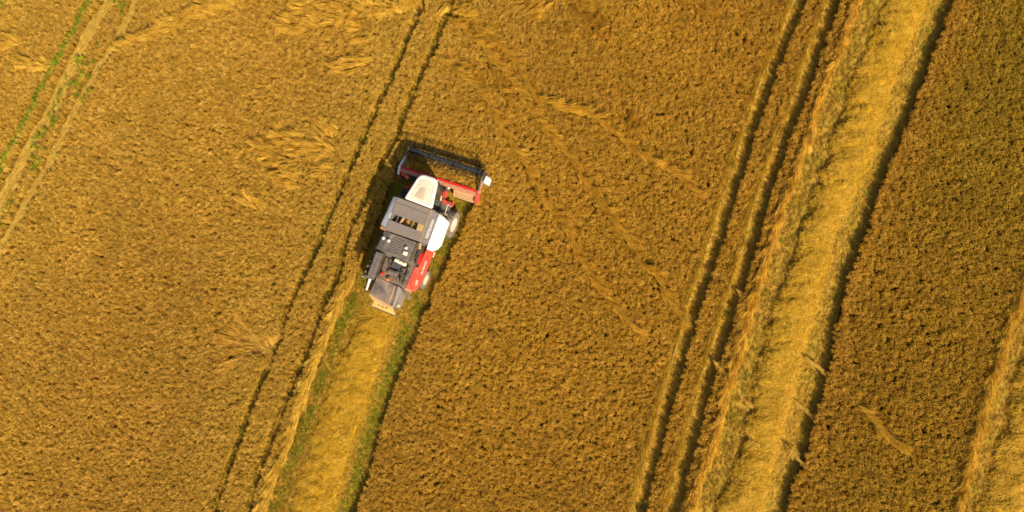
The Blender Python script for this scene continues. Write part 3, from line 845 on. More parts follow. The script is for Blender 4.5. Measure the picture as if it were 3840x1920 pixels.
def rounded(corners, rad, n=5):
    out = []; m_ = len(corners)
    for i in range(m_):
        p = Vector(corners[i]); a = (Vector(corners[i - 1]) - p); b = (Vector(corners[(i + 1) % m_]) - p)
        r = rad[i] if hasattr(rad, '__len__') else rad
        p0 = p + a.normalized() * r; p1 = p + b.normalized() * r
        for k in range(n + 1):
            t = k / n
            out.append(p0 * (1 - t) ** 2 + p * 2 * t * (1 - t) + p1 * t ** 2)
    return out


comb = bpy.data.objects.new('combine_harvester', None); col.objects.link(comb)
comb.location = (O[0], O[1], 0); comb.rotation_euler = (0, 0, -math.atan2(FW[0], FW[1]))
tag(comb, 'red, white and grey combine harvester with cream cab roof cutting the ripe wheat', 'combine harvester')

# chassis and body
MB().box(-1.15, .95, -4.9, 1.15, .75, 1.45).build('chassis', P_black, comb, .03)
b = MB(); b.hexa([(-1.35, -4.6, 1.45), (.85, -4.6, 1.45), (1.2, .3, 1.45), (-1.35, .3, 1.45), (-1.35, -4.6, 2.45), (.75, -4.6, 2.45), (1.15, .3, 3.0), (-1.35, .3, 3.0)])
b.build('body', P_dark, comb, .03)
MB().hexa([(-.62, .9, .75), (.5, .9, .75), (.5, 2.15, .35), (-.62, 2.15, .35), (-.62, .9, 1.5), (.5, .9, 1.5), (.5, 2.15, 1.0), (-.62, 2.15, 1.0)]).build('feeder_house', P_rust, comb, .03)
MB().box(-1.4, 1.2, -.18, .18, .72, 1.05).build('front_axle', P_black, comb, .03)
MB().box(-1.2, .8, -4.22, -3.98, .5, .75).build('rear_axle', P_black, comb, .03)


def wheel(name, x0, x1, y, z, rad, rimr, lugs, outer):
    """x0..x1 is the tread; outer = +1 when the rim faces right"""
    W = x1 - x0; cx = (x0 + x1) / 2
    e = bpy.data.objects.new(name, None); col.objects.link(e); e.parent = comb; e.location = (cx, y, z)
    h = W / 2
    MB().lathe((0, 0, 0), [(-h * .80, rimr), (-h * .98, rimr + (rad - rimr) * .45), (-h * .92, rad * .93), (-h * .8, rad * .955), (0, rad * .97), (h * .8, rad * .955), (h * .92, rad * .93), (h * .98, rimr + (rad - rimr) * .45), (h * .80, rimr)], 40).build('tyre', P_tyre, e, smooth=True)
    b = MB()
    for k in range(lugs):
        for sgn in (-1, 1):
            t0 = 2 * math.pi * (k + (.5 if sgn > 0 else 0)) / lugs; t1 = t0 + 1.15 * math.pi / lugs * 1.3
            pts = []
            for tt, xx in ((t0, sgn * .02), (t1, sgn * h * .98)):
                for dr in (rad * .955, rad * 1.015):
                    for dt in (-.055 / rad, .055 / rad):
                        pts.append((xx, dr * math.cos(tt + dt), dr * math.sin(tt + dt)))
            a = pts
            b.hexa([a[0], a[1], a[5], a[4], a[2], a[3], a[7], a[6]])
    lo = b.build('tread_lugs', P_lug, e); lo['kind'] = 'stuff'
    s_ = outer
    MB().lathe((0, 0, 0), [(s_ * h * .86, rimr * 1.0), (s_ * h * .90, rimr * .93), (s_ * h * .55, rimr * .80), (s_ * h * .42, rimr * .42), (s_ * h * .62, rimr * .30), (s_ * h * .64, rimr * .0 + .01)], 32).build('rim', P_rim, e, smooth=True)
    b = MB()
    for k in range(8):
        t = k * math.pi / 4; b.lathe((s_ * h * .5, rimr * .55 * math.cos(t), rimr * .55 * math.sin(t)), [(-.02, .02), (.03 , .02)], 6)
    bo = b.build('wheel_bolts', P_black, e); bo['kind'] = 'stuff'
    return e


wheel('front_wheel', 1.12, 1.86, -.05, .92, .92, .50, 20, 1)
wheel('front_wheel', -1.95, -1.21, -.05, .92, .92, .50, 20, -1)
wheel('rear_wheel', .80, 1.24, -4.1, .66, .66, .36, 16, 1)
wheel('rear_wheel', -1.64, -1.2, -4.1, .66, .66, .36, 16, -1)

# cab
b = MB(); b.hexa([(-.72, .38, 1.45), (.66, .38, 1.45), (.52, 1.75, 1.45), (-.55, 1.75, 1.45), (-.78, .38, 3.60), (.76, .38, 3.60), (.58, 1.98, 3.60), (-.52, 1.98, 3.60)])
cab = b.build('cab_glass', P_glass, comb, .04)
b = MB()
for (x, y), (x2, y2) in (((-.74, .36), (-.80, .36)), ((.68, .36), (.78, .36)), ((.54, 1.77), (.60, 1.99)), ((-.57, 1.77), (-.54, 1.99))):
    c_ = MB().bar((x, y, 1.4), (x2, y2, 3.62), .08).build('cab_pillar', P_black, comb)
b.bm.free()
MB().box(-.85, .8, .3, 1.85, 1.30, 1.44).build('cab_floor', P_red, comb, .02)
RC = [(-.96, .30, 0), (1.02, .22, 0), (.74, 2.14, 0), (-.52, 2.14, 0)]


def roof_ring(scale, z, dy=0, rad=(.12, .14, .40, .40)):
    c = Vector((0.07, 1.15, 0)); pts = []
    cs = [c + (Vector(p) - c) * scale + Vector((0, dy, 0)) for p in RC]
    return [(p.x, p.y, z) for p in rounded(cs, [r * scale for r in rad], 6)]


b = MB()
b.loft([roof_ring(.90, 3.58), roof_ring(.98, 3.62), roof_ring(1.0, 3.70), roof_ring(.985, 3.80), roof_ring(.93, 3.86), roof_ring(.86, 3.875), roof_ring(.80, 3.87), roof_ring(.76, 3.845), roof_ring(.72, 3.84)])
roof = b.build('cab_roof', P_cream, comb, smooth=True)
MB().loft([roof_ring(.715, 3.835), roof_ring(.71, 3.852), roof_ring(.69, 3.856)]).build('roof_panel', P_tan, roof, smooth=True)
b = MB()
q = rounded([(-.36, .58, 0), (.34, .55, 0), (.24, 1.32, 0), (-.12, 1.32, 0)], .12, 4)
b.loft([[(p.x, p.y, 3.850) for p in q], [(p.x * .99, p.y, 3.866) for p in q], [(p.x * .94, (p.y - .95) * .94 + .95, 3.872) for p in q]])
b.build('roof_hatch', P_tan2, roof, smooth=True)
for x in (-.45, -.15, .40, .62):
    MB().lathe((x, 2.06, 3.52), [(-.05, .05), (.04, .07), (.05, .07)], 10, 'y').build('work_light', P_silver, comb)
# operator's platform, steps and guards at both sides of the cab
MB().box(.66, 1.36, .32, 1.02, 1.46, 1.52).build('platform', P_rust, comb, .01, label='grey grated platform beside the right of the cab')
b = MB()
for k in range(6): b.box(.70, 1.32, .40 + k * .10, .43 + k * .10, 1.522, 1.535)
b.build('platform_ribs', P_silver, comb)['kind'] = 'stuff'
b = MB(); b.hexa([(.62, 1.04, 1.46), (1.50, .98, 1.46), (1.50, 1.24, 1.46), (.62, 1.30, 1.46), (.62, 1.04, 1.60), (1.50, .98, 1.60), (1.50, 1.24, 1.56), (.62, 1.30, 1.56)])
b.build('red_guard', P_red, comb, .02, label='red guard plate ahead of the right platform')
MB().tube([(.24, 1.62, 1.5), (.42, 1.60, 1.62), (.53, 1.45, 1.66), (.58, 1.28, 1.64), (.58, 1.12, 1.6)], .055).build('air_hose', P_rim, comb, smooth=True)
MB().box(.50, .78, .62, 1.02, 1.9, 2.9).build('cab_door', P_green, comb, .03, label='green tinted door beside the cream roof')
MB().tube([(.62, .30, 1.5), (.62, .30, 2.5), (1.35, .30, 2.5), (1.35, .30, 1.5)], .022, 6).build('handrail', P_rim, comb)
MB().tube([(1.40, .36, 1.5), (1.42, .36, 2.3), (1.42, .98, 2.3), (1.40, .98, 1.5)], .022, 6).build('handrail', P_rim, comb)
MB().box(-2.25, -1.0, .55, 1.0, 1.45, 1.56).build('platform', P_black, comb, .02, label='black platform on the shaded left of the cab')
MB().box(-2.15, -1.45, .95, 1.12, 1.5, 2.1).build('mirror', P_black, comb, .03)
MB().bar((-1.4, 1.0, 2.0), (-.7, 1.6, 2.6), .05).build('mirror_arm', P_black, comb)
MB().tube([(-2.12, 1.25, 1.1), (-1.95, 1.45, 1.15), (-1.7, 1.40, 1.1)], .09).build('red_hose_guard', P_redb, comb, smooth=True)
MB().hexa([(-1.9, 1.05, 1.3), (-1.65, 1.02, 1.3), (-1.6, 1.3, 1.3), (-1.85, 1.34, 1.3), (-1.9, 1.05, 1.5), (-1.65, 1.02, 1.5), (-1.6, 1.3, 1.5), (-1.85, 1.34, 1.5)]).build('red_guard', P_redb, comb, .02, label='small red guard on the left')

# grain tank
b = MB()
b.box(-1.45, -1.38, -1.95, .20, 2.4, 3.55); b.box(1.1, 1.17, -1.95, .20, 2.4, 3.55)
b.box(-1.38, 1.1, .13, .20, 2.4, 3.55); b.box(-1.38, 1.1, -1.95, -1.88, 2.4, 3.55); b.box(-1.38, 1.1, -1.88, .13, 2.4, 2.46)
tank = b.build('grain_tank', P_strip, comb)
# lids left and right of the opening
TL, TR_ = -1.50, .92
b = MB(); b.hexa([(TL, -.84, 3.56), (TR_, -.90, 3.56), (TR_, .18, 3.56), (TL, .24, 3.56), (TL, -.84, 3.60), (TR_, -.90, 3.60), (TR_, .18, 3.60), (TL, .24, 3.60)])
b.build('tank_lid', P_lid, comb, .012, label='front grey lid of the grain tank')
b = MB(); b.hexa([(TL, -1.98, 3.56), (TR_, -1.98, 3.56), (TR_, -1.36, 3.56), (TL, -1.27, 3.56), (TL, -1.98, 3.60), (TR_, -1.98, 3.60), (TR_, -1.36, 3.60), (TL, -1.27, 3.60)])
b.build('tank_lid', P_lid, comb, .012, label='rear grey lid of the grain tank')
b = MB(); b.hexa([(.45, -1.358, 3.56), (TR_, -1.358, 3.56), (TR_, -.902, 3.56), (.42, -.892, 3.56), (.45, -1.358, 3.59), (TR_, -1.358, 3.59), (TR_, -.902, 3.59), (.42, -.892, 3.59)])
b.build('tank_lid', P_beige, comb, .01, label='beige dusty plate closing the right end of the tank opening')
MB().bar((.94, -1.95, 3.615), (.94, .18, 3.615), .05, .035).build('lid_hinge', P_beige, comb)
MB().bar((TL + .05, -.10, 3.605), (TR_ - .1, -.16, 3.605), .03, .02).build('lid_seam', P_rust, comb)
b = MB(); b.bar((-1.02, -1.30, 3.50), (-1.02, -.86, 3.50), .05, .10); b.build('tank_bracket', P_rust, comb)
b = MB(); b.bar((-.78, -1.30, 3.42), (-.62, -.86, 3.50), .09, .16); b.build('tank_bracket', P_beige, comb)
b = MB(); b.bar((.05, -1.33, 3.50), (.10, -.90, 3.50), .05, .14); b.build('tank_bracket', P_rust, comb)
# sloping grey band with the lettering, white flanks
b = MB(); b.hexa([(.965, -1.98, 3.30), (1.50, -1.98, 3.20), (1.50, .10, 3.20), (.965, .18, 3.30), (.965, -1.98, 3.60), (1.50, -1.98, 3.50), (1.50, .10, 3.50), (.965, .18, 3.60)])
b.build('side_band', P_strip, comb, .015)
# right white flank : slopes outward then falls
def flank(sx, xo, xi, name, label, r0, r1):
    """profile in x,z swept along y, with a cut rear corner"""
    pf = [(xi, 3.50), (xi + sx * .36, 3.05), (xi + sx * .44, 2.80), (xi + sx * .40, 2.15), (xi + sx * .30, 2.12), (xi + sx * .02, 3.2)]
    rings = []
    for y, k in ((r1, .15), (r1 - .10, .6), (r1 - .22, 1), (r0 + .55, 1), (r0 + .20, .72), (r0, .35)):
        rings.append([(xi + (px - xi) * (k if (px - xi) * sx > .05 else 1), y - (0 if k == 1 else 0), pz if pz > 2.9 or k == 1 else 2.9 - (2.9 - pz) * k) for px, pz in pf])
    mb = MB().loft(rings); return mb.build(name, P_white, comb, smooth=True, label=label)


flank(1, 1.95, 1.505, 'side_panel', 'bright white sunlit side panel on the right', -2.25, .12)
b = MB(); b.hexa([(-2.02, -1.75, 2.2), (-1.54, -1.80, 2.3), (-1.52, .28, 2.3), (-1.95, .30, 2.2), (-2.08, -1.72, 3.22), (-1.53, -1.84, 3.56), (-1.52, .26, 3.56), (-1.92, .24, 3.22)])
b.build('side_panel', P_white, comb, .03, label='white side panel on the shaded left')
MB().hexa([(-2.12, -1.98, 2.9), (-1.7, -2.02, 2.9), (-1.6, -1.86, 2.9), (-2.05, -1.76, 2.9), (-2.1, -1.96, 3.1), (-1.7, -2.0, 3.2), (-1.62, -1.87, 3.2), (-2.05, -1.77, 3.1)]).build('panel_foot', P_dusty, comb, .02)


def lettering(txt, name, size, mat, parent, origin, along, upv, ext=.004, squeeze=1.0, bold=.0):
    """flat raised letters: along = reading direction, upv = top of the letters, both in the parent's frame"""
    cu = bpy.data.curves.new('letters', 'FONT'); cu.body = txt; cu.size = size; cu.extrude = ext; cu.offset = bold; cu.resolution_u = 2
    to = bpy.data.objects.new('letters', cu); col.objects.link(to)
    bpy.context.view_layer.update()
    me = bpy.data.meshes.new_from_object(to.evaluated_get(bpy.context.evaluated_depsgraph_get())); bpy.data.objects.remove(to)
    me.materials.clear(); me.materials.append(mat); me.name = name
    o = bpy.data.objects.new(name, me); col.objects.link(o); o.parent = parent
    a = Vector(along).normalized(); u = Vector(upv).normalized(); nn = a.cross(u).normalized(); u = nn.cross(a)
    M = Matrix(((a.x * squeeze, u.x, nn.x, origin[0]), (a.y * squeeze, u.y, nn.y, origin[1]), (a.z * squeeze, u.z, nn.z, origin[2]), (0, 0, 0, 1)))
    o.matrix_local = M
    return o


lettering('ROSTSELMASH', 'lettering', .22, P_white, comb, (1.34, -1.62, 3.545), (0, 1, 0), (-1, 0, .18), squeeze=.86, bold=.004)

# grain seen through the opening (its own thing: it lies in the tank)
b = MB()
nx, ny = 16, 12; g_ = []
for j in range(ny):
    for i in range(nx):
        x = -1.36 + 2.44 * i / (nx - 1); y = -1.86 + 1.97 * j / (ny - 1)
        g_.append(b.bm.verts.new((x, y, 2.70 + .62 * math.exp(-((x + .22) / .62) ** 2 - ((y + 1.0) / .7) ** 2))))
for j in range(ny - 1):
    for i in range(nx - 1): b.bm.faces.new((g_[j * nx + i], g_[j * nx + i + 1], g_[(j + 1) * nx + i + 1], g_[(j + 1) * nx + i]))
gr = b.build('grain_heap', P_grain, None, smooth=True)
gr.location = comb.location; gr.rotation_euler = comb.rotation_euler
tag(gr, 'heap of threshed grain seen through the open roof slot of the harvester tank', 'grain', kind='stuff')

# engine cover with louvres
ec = MB().hexa([(-1.42, -3.30, 2.9), (.50, -3.46, 2.9), (.62, -2.06, 2.9), (-1.30, -2.02, 2.9), (-1.42, -3.30, 3.26), (.50, -3.46, 3.26), (.60, -2.06, 3.32), (-1.30, -2.02, 3.32)]).build('engine_cover', P_dark, comb, .03)
MB().hexa([(-1.86, -3.24, 2.8), (-1.44, -3.28, 2.9), (-1.33, -2.0, 2.9), (-1.72, -2.0, 2.8), (-1.86, -3.24, 3.08), (-1.44, -3.28, 3.24), (-1.33, -2.0, 3.30), (-1.72, -2.0, 3.14)]).build('side_cover', P_dark, comb, .02)
P_louv = paint('worn_louvre', (.20, .16, .12, 1), .7, (.13, .11, .10, 1), .4, 5)
for k in range(7):
    y = -2.28 - k * .155
    MB().bar((-.86 - .012 * k, y + .02, 3.335 - .006 * k), (-.08 - .02 * k, y - .05, 3.335 - .006 * k), .055, .05).build('louvre', P_louv, ec, .01)
MB().hexa([(-1.22, -2.35, 3.3), (-.98, -2.35, 3.3), (-.92, -2.04, 3.3), (-1.16, -2.04, 3.3), (-1.2, -2.3, 3.35), (-1.0, -2.3, 3.35), (-.95, -2.06, 3.35), (-1.12, -2.06, 3.35)]).build('cover_patch', P_lid, ec, .01)
for x, y, z in ((-1.50, -2.50, 3.24), (-1.08, -2.55, 3.30), (.18, -2.62, 3.29)):
    MB().lathe((x, y, z), [(0, .045), (.08, .06), (.13, .10), (.18, .095), (.21, .05), (.215, .01)], 16, 'z').build('vent_cap', P_white, comb, smooth=True)
MB().box(.07, .36, -3.08, -2.84, 3.29, 3.40).build('filler_box', P_bottle, comb, .03)
for x in (-.72, -.42): MB().bar((x, -3.2, 3.285), (x + .12, -3.2, 3.285), .06, .05).build('cover_latch', P_silver, comb, .01)
# engine radiator housing right of the cover
MB().hexa([(.53, -3.42, 2.45), (.80, -3.46, 2.45), (.86, -2.06, 2.45), (.64, -2.06, 2.45), (.53, -3.42, 3.12), (.70, -3.42, 3.02), (.78, -2.06, 3.06), (.64, -2.06, 3.18)]).build('radiator_housing', P_dark, comb, .03)
for k in range(3): MB().bar((.58 + .06 * k, -3.35, 3.15 - .04 * k), (.68 + .05 * k, -2.15, 3.19 - .04 * k), .025, .03).build('housing_rail', P_rust, comb)
b = MB(); b.lathe((.86, -2.78, 2.50), [(0, .66), (.12, .68), (.16, .62), (.165, .01)], 30, 'x'); sc = b.build('radiator_screen', P_black, comb, smooth=True)
b = MB(); b.lathe((1.03, -2.92, 2.55), [(0, .40), (.02, .40), (.03, .37), (.032, .01)], 24, 'x'); b.build('screen_cover', P_redb, sc)
MB().bar((.92, -2.40, 3.06), (.84, -2.02, 3.1), .18, .06).build('straw_clump', P_beige, comb, .02)

# red right side panel with rear lip
b = MB(); RS = [(1.36, -1.98, 1.55, 1.36, 2.62), (1.38, -2.3, 1.5, 1.22, 2.62), (1.34, -3.5, 1.45, 1.12, 2.60), (1.26, -4.6, 1.5, .98, 2.52), (1.16, -5.05, 1.7, .96, 2.34)]
rings = [[(xb, y, zb), (xb + .06, y, zb + .35), (xt + .05, y, zt - .1), (xt, y, zt), (xt - .06, y, zt - .02), (xb - .06, y, zb)] for xb, y, zb, xt, zt in RS]
rp = b.loft(rings).build('red_side_panel', P_red, comb, smooth=True, label='sunlit red rear side panel with white lettering')
MB().hexa([(.72, -5.02, 2.0), (.98, -5.12, 2.0), (1.0, -3.5, 2.2), (.80, -3.5, 2.2), (.70, -4.95, 2.46), (.97, -5.05, 2.36), (1.10, -3.5, 2.62), (.86, -3.5, 2.62)]).build('red_shoulder', P_red, comb, .04)
MB().hexa([(.66, -5.16, 1.9), (1.0, -5.22, 1.9), (1.0, -5.0, 1.9), (.66, -4.95, 1.9), (.68, -5.12, 2.38), (.97, -5.16, 2.26), (.98, -5.04, 2.38), (.68, -4.98, 2.48)]).build('panel_end', P_dusty, comb, .03)
lettering('585', 'lettering', .28, P_letter, comb, (1.245, -4.62, 2.12), (-.06, 1, .03), (-.36, 0, 1), squeeze=.8, bold=.012)
lettering('ACROS', 'lettering', .28, P_letter, comb, (1.34, -3.86, 2.14), (0, 1, 0), (-.24, 0, 1), squeeze=1.0, bold=.014)
MB().bar((1.44, -2.55, 1.55), (1.43, -2.20, 1.55), .03, .12).build('reflector', P_bottle, comb)
# shaded left side
b = MB(); b.hexa([(-2.0, -5.1, 1.35), (-1.4, -5.1, 1.35), (-1.4, -1.9, 1.4), (-1.9, -1.9, 1.4), (-2.08, -5.0, 2.5), (-1.86, -5.0, 2.55), (-1.86, -1.9, 2.75), (-2.02, -1.9, 2.7)])
b.build('red_side_panel', P_redb, comb, .03, label='dark red side panel on the shaded left')
MB().hexa([(-2.18, -5.2, 2.3), (-1.3, -5.05, 2.3), (-1.3, -1.95, 2.4), (-1.95, -1.95, 2.5), (-2.18, -5.2, 2.62), (-1.3, -5.05, 2.55), (-1.3, -1.95, 2.86), (-1.95, -1.95, 2.86)]).build('left_deck', P_black, comb, .03)
# folded unloading auger with its pale spout
MB().box(-1.84, -1.42, -5.25, -3.42, 2.62, 2.98).build('unloading_auger', P_dark, comb, .06)
for k in range(3): MB().box(-1.85, -1.41, -3.95 - k * .48, -3.91 - k * .48, 2.61, 2.995).build('auger_band', P_rust, comb, .005)
MB().tube([(-1.63, -5.20, 2.82), (-1.64, -5.50, 2.78), (-1.66, -5.98, 2.66)], .10, 12, .055).build('auger_spout', P_white, comb, smooth=True)
for x, y, s_, m_ in ((-2.05, -4.15, .16, P_rust), (-2.10, -4.5, .20, P_brown), (-2.14, -4.9, .18, P_rust), (-2.0, -5.15, .22, P_rust), (-1.95, -3.7, .13, P_silver), (-2.2, -5.25, .12, P_silver)):
    b = MB(); b.hexa([(x - s_ * .5, y - s_ * .6, 2.5), (x + s_ * .6, y - s_ * .4, 2.5), (x + s_ * .5, y + s_ * .6, 2.5), (x - s_ * .6, y + s_ * .5, 2.5), (x - s_ * .4, y - s_ * .5, 2.74), (x + s_ * .45, y - s_ * .3, 2.70), (x + s_ * .4, y + s_ * .45, 2.78), (x - s_ * .45, y + s_ * .4, 2.72)])
    b.build('hydraulic_block', m_, comb, .02)

# engine bay
MB().box(-1.32, .72, -5.0, -3.3, 2.3, 2.42).build('engine_deck', P_brown, comb, .02)
b = MB(); b.hexa([(-1.26, -4.85, 2.42), (-.80, -4.75, 2.42), (-.62, -3.55, 2.42), (-1.24, -3.50, 2.42), (-1.2, -4.78, 2.62), (-.86, -4.7, 2.66), (-.68, -3.6, 2.72), (-1.2, -3.56, 2.66)])
b.build('dusty_casing', P_brown, comb, .04)
MB().box(-.60, .02, -4.08, -3.52, 2.42, 2.86).build('engine_block', P_blue, comb, .06)
MB().tube([(-.10, -4.18, 2.62), (.05, -4.02, 2.72), (.16, -4.12, 2.62)], .10).build('intake_pipe', P_slate, comb, smooth=True)
b = MB()
b.lathe((-.36, -4.38, 2.66), [(-.34, .05), (-.33, .20), (.30, .20), (.33, .12), (.34, .01)], 20, 'x'); mf = b.build('silencer', P_dark, comb, smooth=True)
for k in range(5): MB().lathe((-.62 + k * .125, -4.38, 2.66), [(-.02, .205), (-.015, .222), (.015, .222), (.02, .205)], 20, 'x').build('silencer_band', P_rust, mf)
MB().tube([(-.05, -4.45, 2.72), (.20, -4.75, 2.70), (.45, -5.0, 2.60)], .06).build('exhaust_pipe', P_rust, comb, smooth=True)
exp = None
for k in range(3):
    x = -.28 + k * .27; MB().lathe((x, -3.55 - .03 * k, 2.96), [(-.135, .05), (-.12, .12), (.12, .12), (.135, .05)], 16, 'x').build('coolant_bottle', P_bottle, comb, smooth=True)
MB().lathe((-.02, -3.6, 3.07), [(0, .03), (.04, .03)], 8, 'z').build('bottle_cap', P_black, comb)
for x, y, sx, sy, z, m_ in ((.25, -4.0, .22, .30, 2.68, P_rust), (.48, -3.75, .20, .22, 2.72, P_brown), (.42, -4.35, .26, .34, 2.62, P_dark), (.15, -4.62, .34, .26, 2.58, P_dark), (.55, -4.75, .20, .30, 2.56, P_rust), (-.62, -4.75, .26, .16, 2.56, P_dark), (.60, -4.12, .14, .2, 2.75, P_dark)):
    a_ = RNG.uniform(-.3, .3)
    c_, s2 = math.cos(a_), math.sin(a_); q = [(x + dx * sx * .5 * c_ - dy * sy * .5 * s2, y + dx * sx * .5 * s2 + dy * sy * .5 * c_) for dx, dy in ((-1, -1), (1, -1), (1, 1), (-1, 1))]
    MB().hexa([(p[0], p[1], 2.42) for p in q] + [(p[0], p[1], z) for p in q]).build('engine_component', m_, comb, .03)
for pts in (((-.9, -3.7, 2.75), (-.6, -4.2, 2.82), (-.1, -4.7, 2.75)), ((.1, -3.8, 2.8), (.35, -4.2, 2.85), (.3, -4.8, 2.7)), ((.5, -3.5, 2.8), (.62, -4.2, 2.82), (.5, -4.9, 2.7))):
    MB().tube(pts, .035, 8).build('engine_hose', P_black, comb, smooth=True)
MB().hexa([(-1.14, -4.72, 2.6), (-.98, -4.80, 2.6), (-.84, -4.66, 2.6), (-1.0, -4.50, 2.6), (-1.12, -4.68, 2.80), (-.98, -4.76, 2.78), (-.88, -4.66, 2.78), (-1.0, -4.54, 2.82)]).build('red_filter', P_redb, comb, .03)
MB().lathe((-.52, -4.90, 2.42), [(0, .03), (.24, .03), (.25, .085), (.38, .075), (.42, .03), (.42, .005)], 14, 'z').build('beacon', P_orange, comb, smooth=True)

# straw hood at the rear
hood = MB().hexa([(-1.50, -6.20, 1.2), (.30, -6.50, 1.2), (.34, -5.0, 1.2), (-1.40, -4.95, 1.2), (-1.60, -6.18, 2.18), (.10, -6.44, 2.10), (.14, -5.06, 2.42), (-1.38, -4.98, 2.48)]).build('straw_hood', P_hoodd, comb, .05)
MB().hexa([(.12, -6.50, 1.2), (.46, -6.42, 1.2), (.48, -5.2, 1.2), (.16, -5.06, 1.2), (.12, -6.48, 2.06), (.30, -6.42, 1.90), (.36, -5.15, 2.2), (.16, -5.04, 2.38)]).build('hood_side', P_lid, comb, .03)
MB().bar((-.12, -6.36, 2.14), (-.02, -5.12, 2.43), .05, .04).build('hood_rib', P_beige, comb)
MB().bar((.15, -6.44, 2.12), (.17, -5.10, 2.43), .03, .04).build('hood_rib', P_black, comb)
MB().hexa([(-1.70, -6.16, 2.08), (-1.36, -6.50, 1.9), (.14, -6.66, 1.88), (.22, -6.46, 2.05), (-1.66, -6.12, 2.18), (-1.55, -6.22, 2.2), (.10, -6.46, 2.14), (.20, -6.42, 2.1)]).build('hood_lip', P_beige, comb, .015)
df = MB().hexa([(-1.50, -6.92, 1.28), (.38, -6.98, 1.28), (.12, -6.46, 1.76), (-1.20, -6.42, 1.76), (-1.50, -6.92, 1.33), (.38, -6.98, 1.33), (.12, -6.46, 1.82), (-1.20, -6.42, 1.82)]).build('spreader_plate', P_yel, comb, .01)
MB().bar((-1.62, -6.92, 1.36), (.44, -7.0, 1.36), .05, .06).build('plate_edge', P_rust, comb)
for x in (-.95, -.8, -.62, -.42, -.3): MB().bar((x, -6.72, 1.62), (x + .05, -6.66, 1.66), .03, .05).build('plate_bolt', P_brown, df)
MB().bar((.18, -6.5, 1.85), (.44, -7.02, 1.32), .06).build('plate_arm', P_dark, comb)
MB().bar((.30, -6.5, 1.9), (.36, -5.7, 2.0), .05, .05).build('plate_arm', P_dark, comb)
MB().box(.40, .47, -6.36, -6.20, 1.7, 1.85).build('tail_light', P_bottle, comb)
MB().bar((.45, -4.95, 2.35), (1.12, -5.55, 1.9), .22, .06).build('rear_ladder', P_rust, comb, .01)
MB().bar((.38, -5.2, 2.1), (1.0, -5.72, 1.8), .04, .04).build('ladder_rail', P_rust, comb)

# ---- header: back sheet, floor, ends, reel
header = MB().hexa([(-3.02, 2.42, .25), (2.66, 2.42, .25), (2.66, 2.56, .25), (-3.02, 2.56, .25), (-3.02, 2.46, 1.04), (2.66, 2.46, 1.04), (2.66, 2.62, 1.04), (-3.02, 2.62, 1.04)]).build('header', P_redb, comb, .01)
MB().box(-3.0, 2.64, 2.22, 2.47, .86, 1.06).build('header_beam', P_dusty, header, .03)
MB().hexa([(.92, 1.80, .35), (2.66, 1.80, .35), (2.66, 2.2, .35), (.92, 2.2, .35), (.92, 1.84, .50), (2.66, 1.84, .50), (2.66, 2.22, .90), (.92, 2.22, .90)]).build('header_cover', P_beige, header, .02, label='tan dusty rear cover right of the feeder')
MB().bar((.94, 2.06, .74), (2.62, 2.06, .74), .10, .06).build('cover_rail', P_dusty, header, .01)
MB().hexa([(-3.0, 1.92, .35), (-.7, 1.92, .35), (-.7, 2.2, .35), (-3.0, 2.2, .35), (-3.0, 1.96, .50), (-.7, 1.96, .50), (-.7, 2.22, .90), (-3.0, 2.22, .90)]).build('header_cover', P_black, header, .02, label='dark rear cover left of the feeder')
MB().hexa([(-3.0, 2.56, .18), (2.66, 2.56, .18), (2.66, 3.75, .14), (-3.0, 3.75, .14), (-3.0, 2.56, .24), (2.66, 2.56, .24), (2.66, 3.75, .18), (-3.0, 3.75, .18)]).build('header_floor', P_redb, header)
b = MB(); b.lathe((0, 2.86, .62), [(-2.95, .05), (-2.94, .17), (2.58, .17), (2.60, .05)], 16, 'x'); au = b.build('platform_auger', P_redb, header, smooth=True)
b = MB()
for sd, x0, x1 in ((1, -2.9, -.5), (-1, .2, 2.55)):
    prev = None
    for k in range(int((x1 - x0) / .04)):
        x = x0 + k * .04; t_ = sd * x * 2 * math.pi / .6
        a_ = b.bm.verts.new((x, 2.86 + .16 * math.cos(t_), .62 + .16 * math.sin(t_))); c_ = b.bm.verts.new((x, 2.86 + .31 * math.cos(t_), .62 + .31 * math.sin(t_)))
        if prev: b.bm.faces.new((prev[0], prev[1], c_, a_))
        prev = (a_, c_)
fl = b.build('auger_flight', P_redb, au); fl.modifiers.new('thick', 'SOLIDIFY').thickness = .012
# end sheets
for x0, x1, nm in ((2.60, 2.70, 'r'), (-3.10, -3.0, 'l')):
    b = MB(); pf = [(1.86, .2), (3.9, .1), (4.3, .25), (3.9, .6), (3.2, .95), (2.6, 1.10), (1.9, .95)]
    b.loft([[(x0, y, z) for y, z in pf], [(x1, y, z) for y, z in pf]]).build('end_sheet', P_dusty if nm == 'r' else P_red, header, .01)
MB().hexa([(2.58, 1.78, .3), (2.78, 1.78, .3), (2.78, 2.42, .3), (2.58, 2.42, .3), (2.58, 1.82, .95), (2.78, 1.82, .95), (2.78, 2.42, 1.12), (2.58, 2.42, 1.12)]).build('end_bracket', P_red, header, .02)
for xx in (2.66, -3.05):
    MB().loft([[(xx - .10, 3.7, .15), (xx + .10, 3.7, .15), (xx + .10, 3.7, .65), (xx - .10, 3.7, .65)], [(xx - .06, 4.25, .12), (xx + .06, 4.25, .12), (xx + .06, 4.25, .40), (xx - .06, 4.25, .40)], [(xx - .01, 4.65, .10), (xx + .01, 4.65, .10), (xx + .01, 4.65, .16), (xx - .01, 4.65, .16)]]).build('crop_divider', P_orange if xx > 0 else P_dark, header, .01)
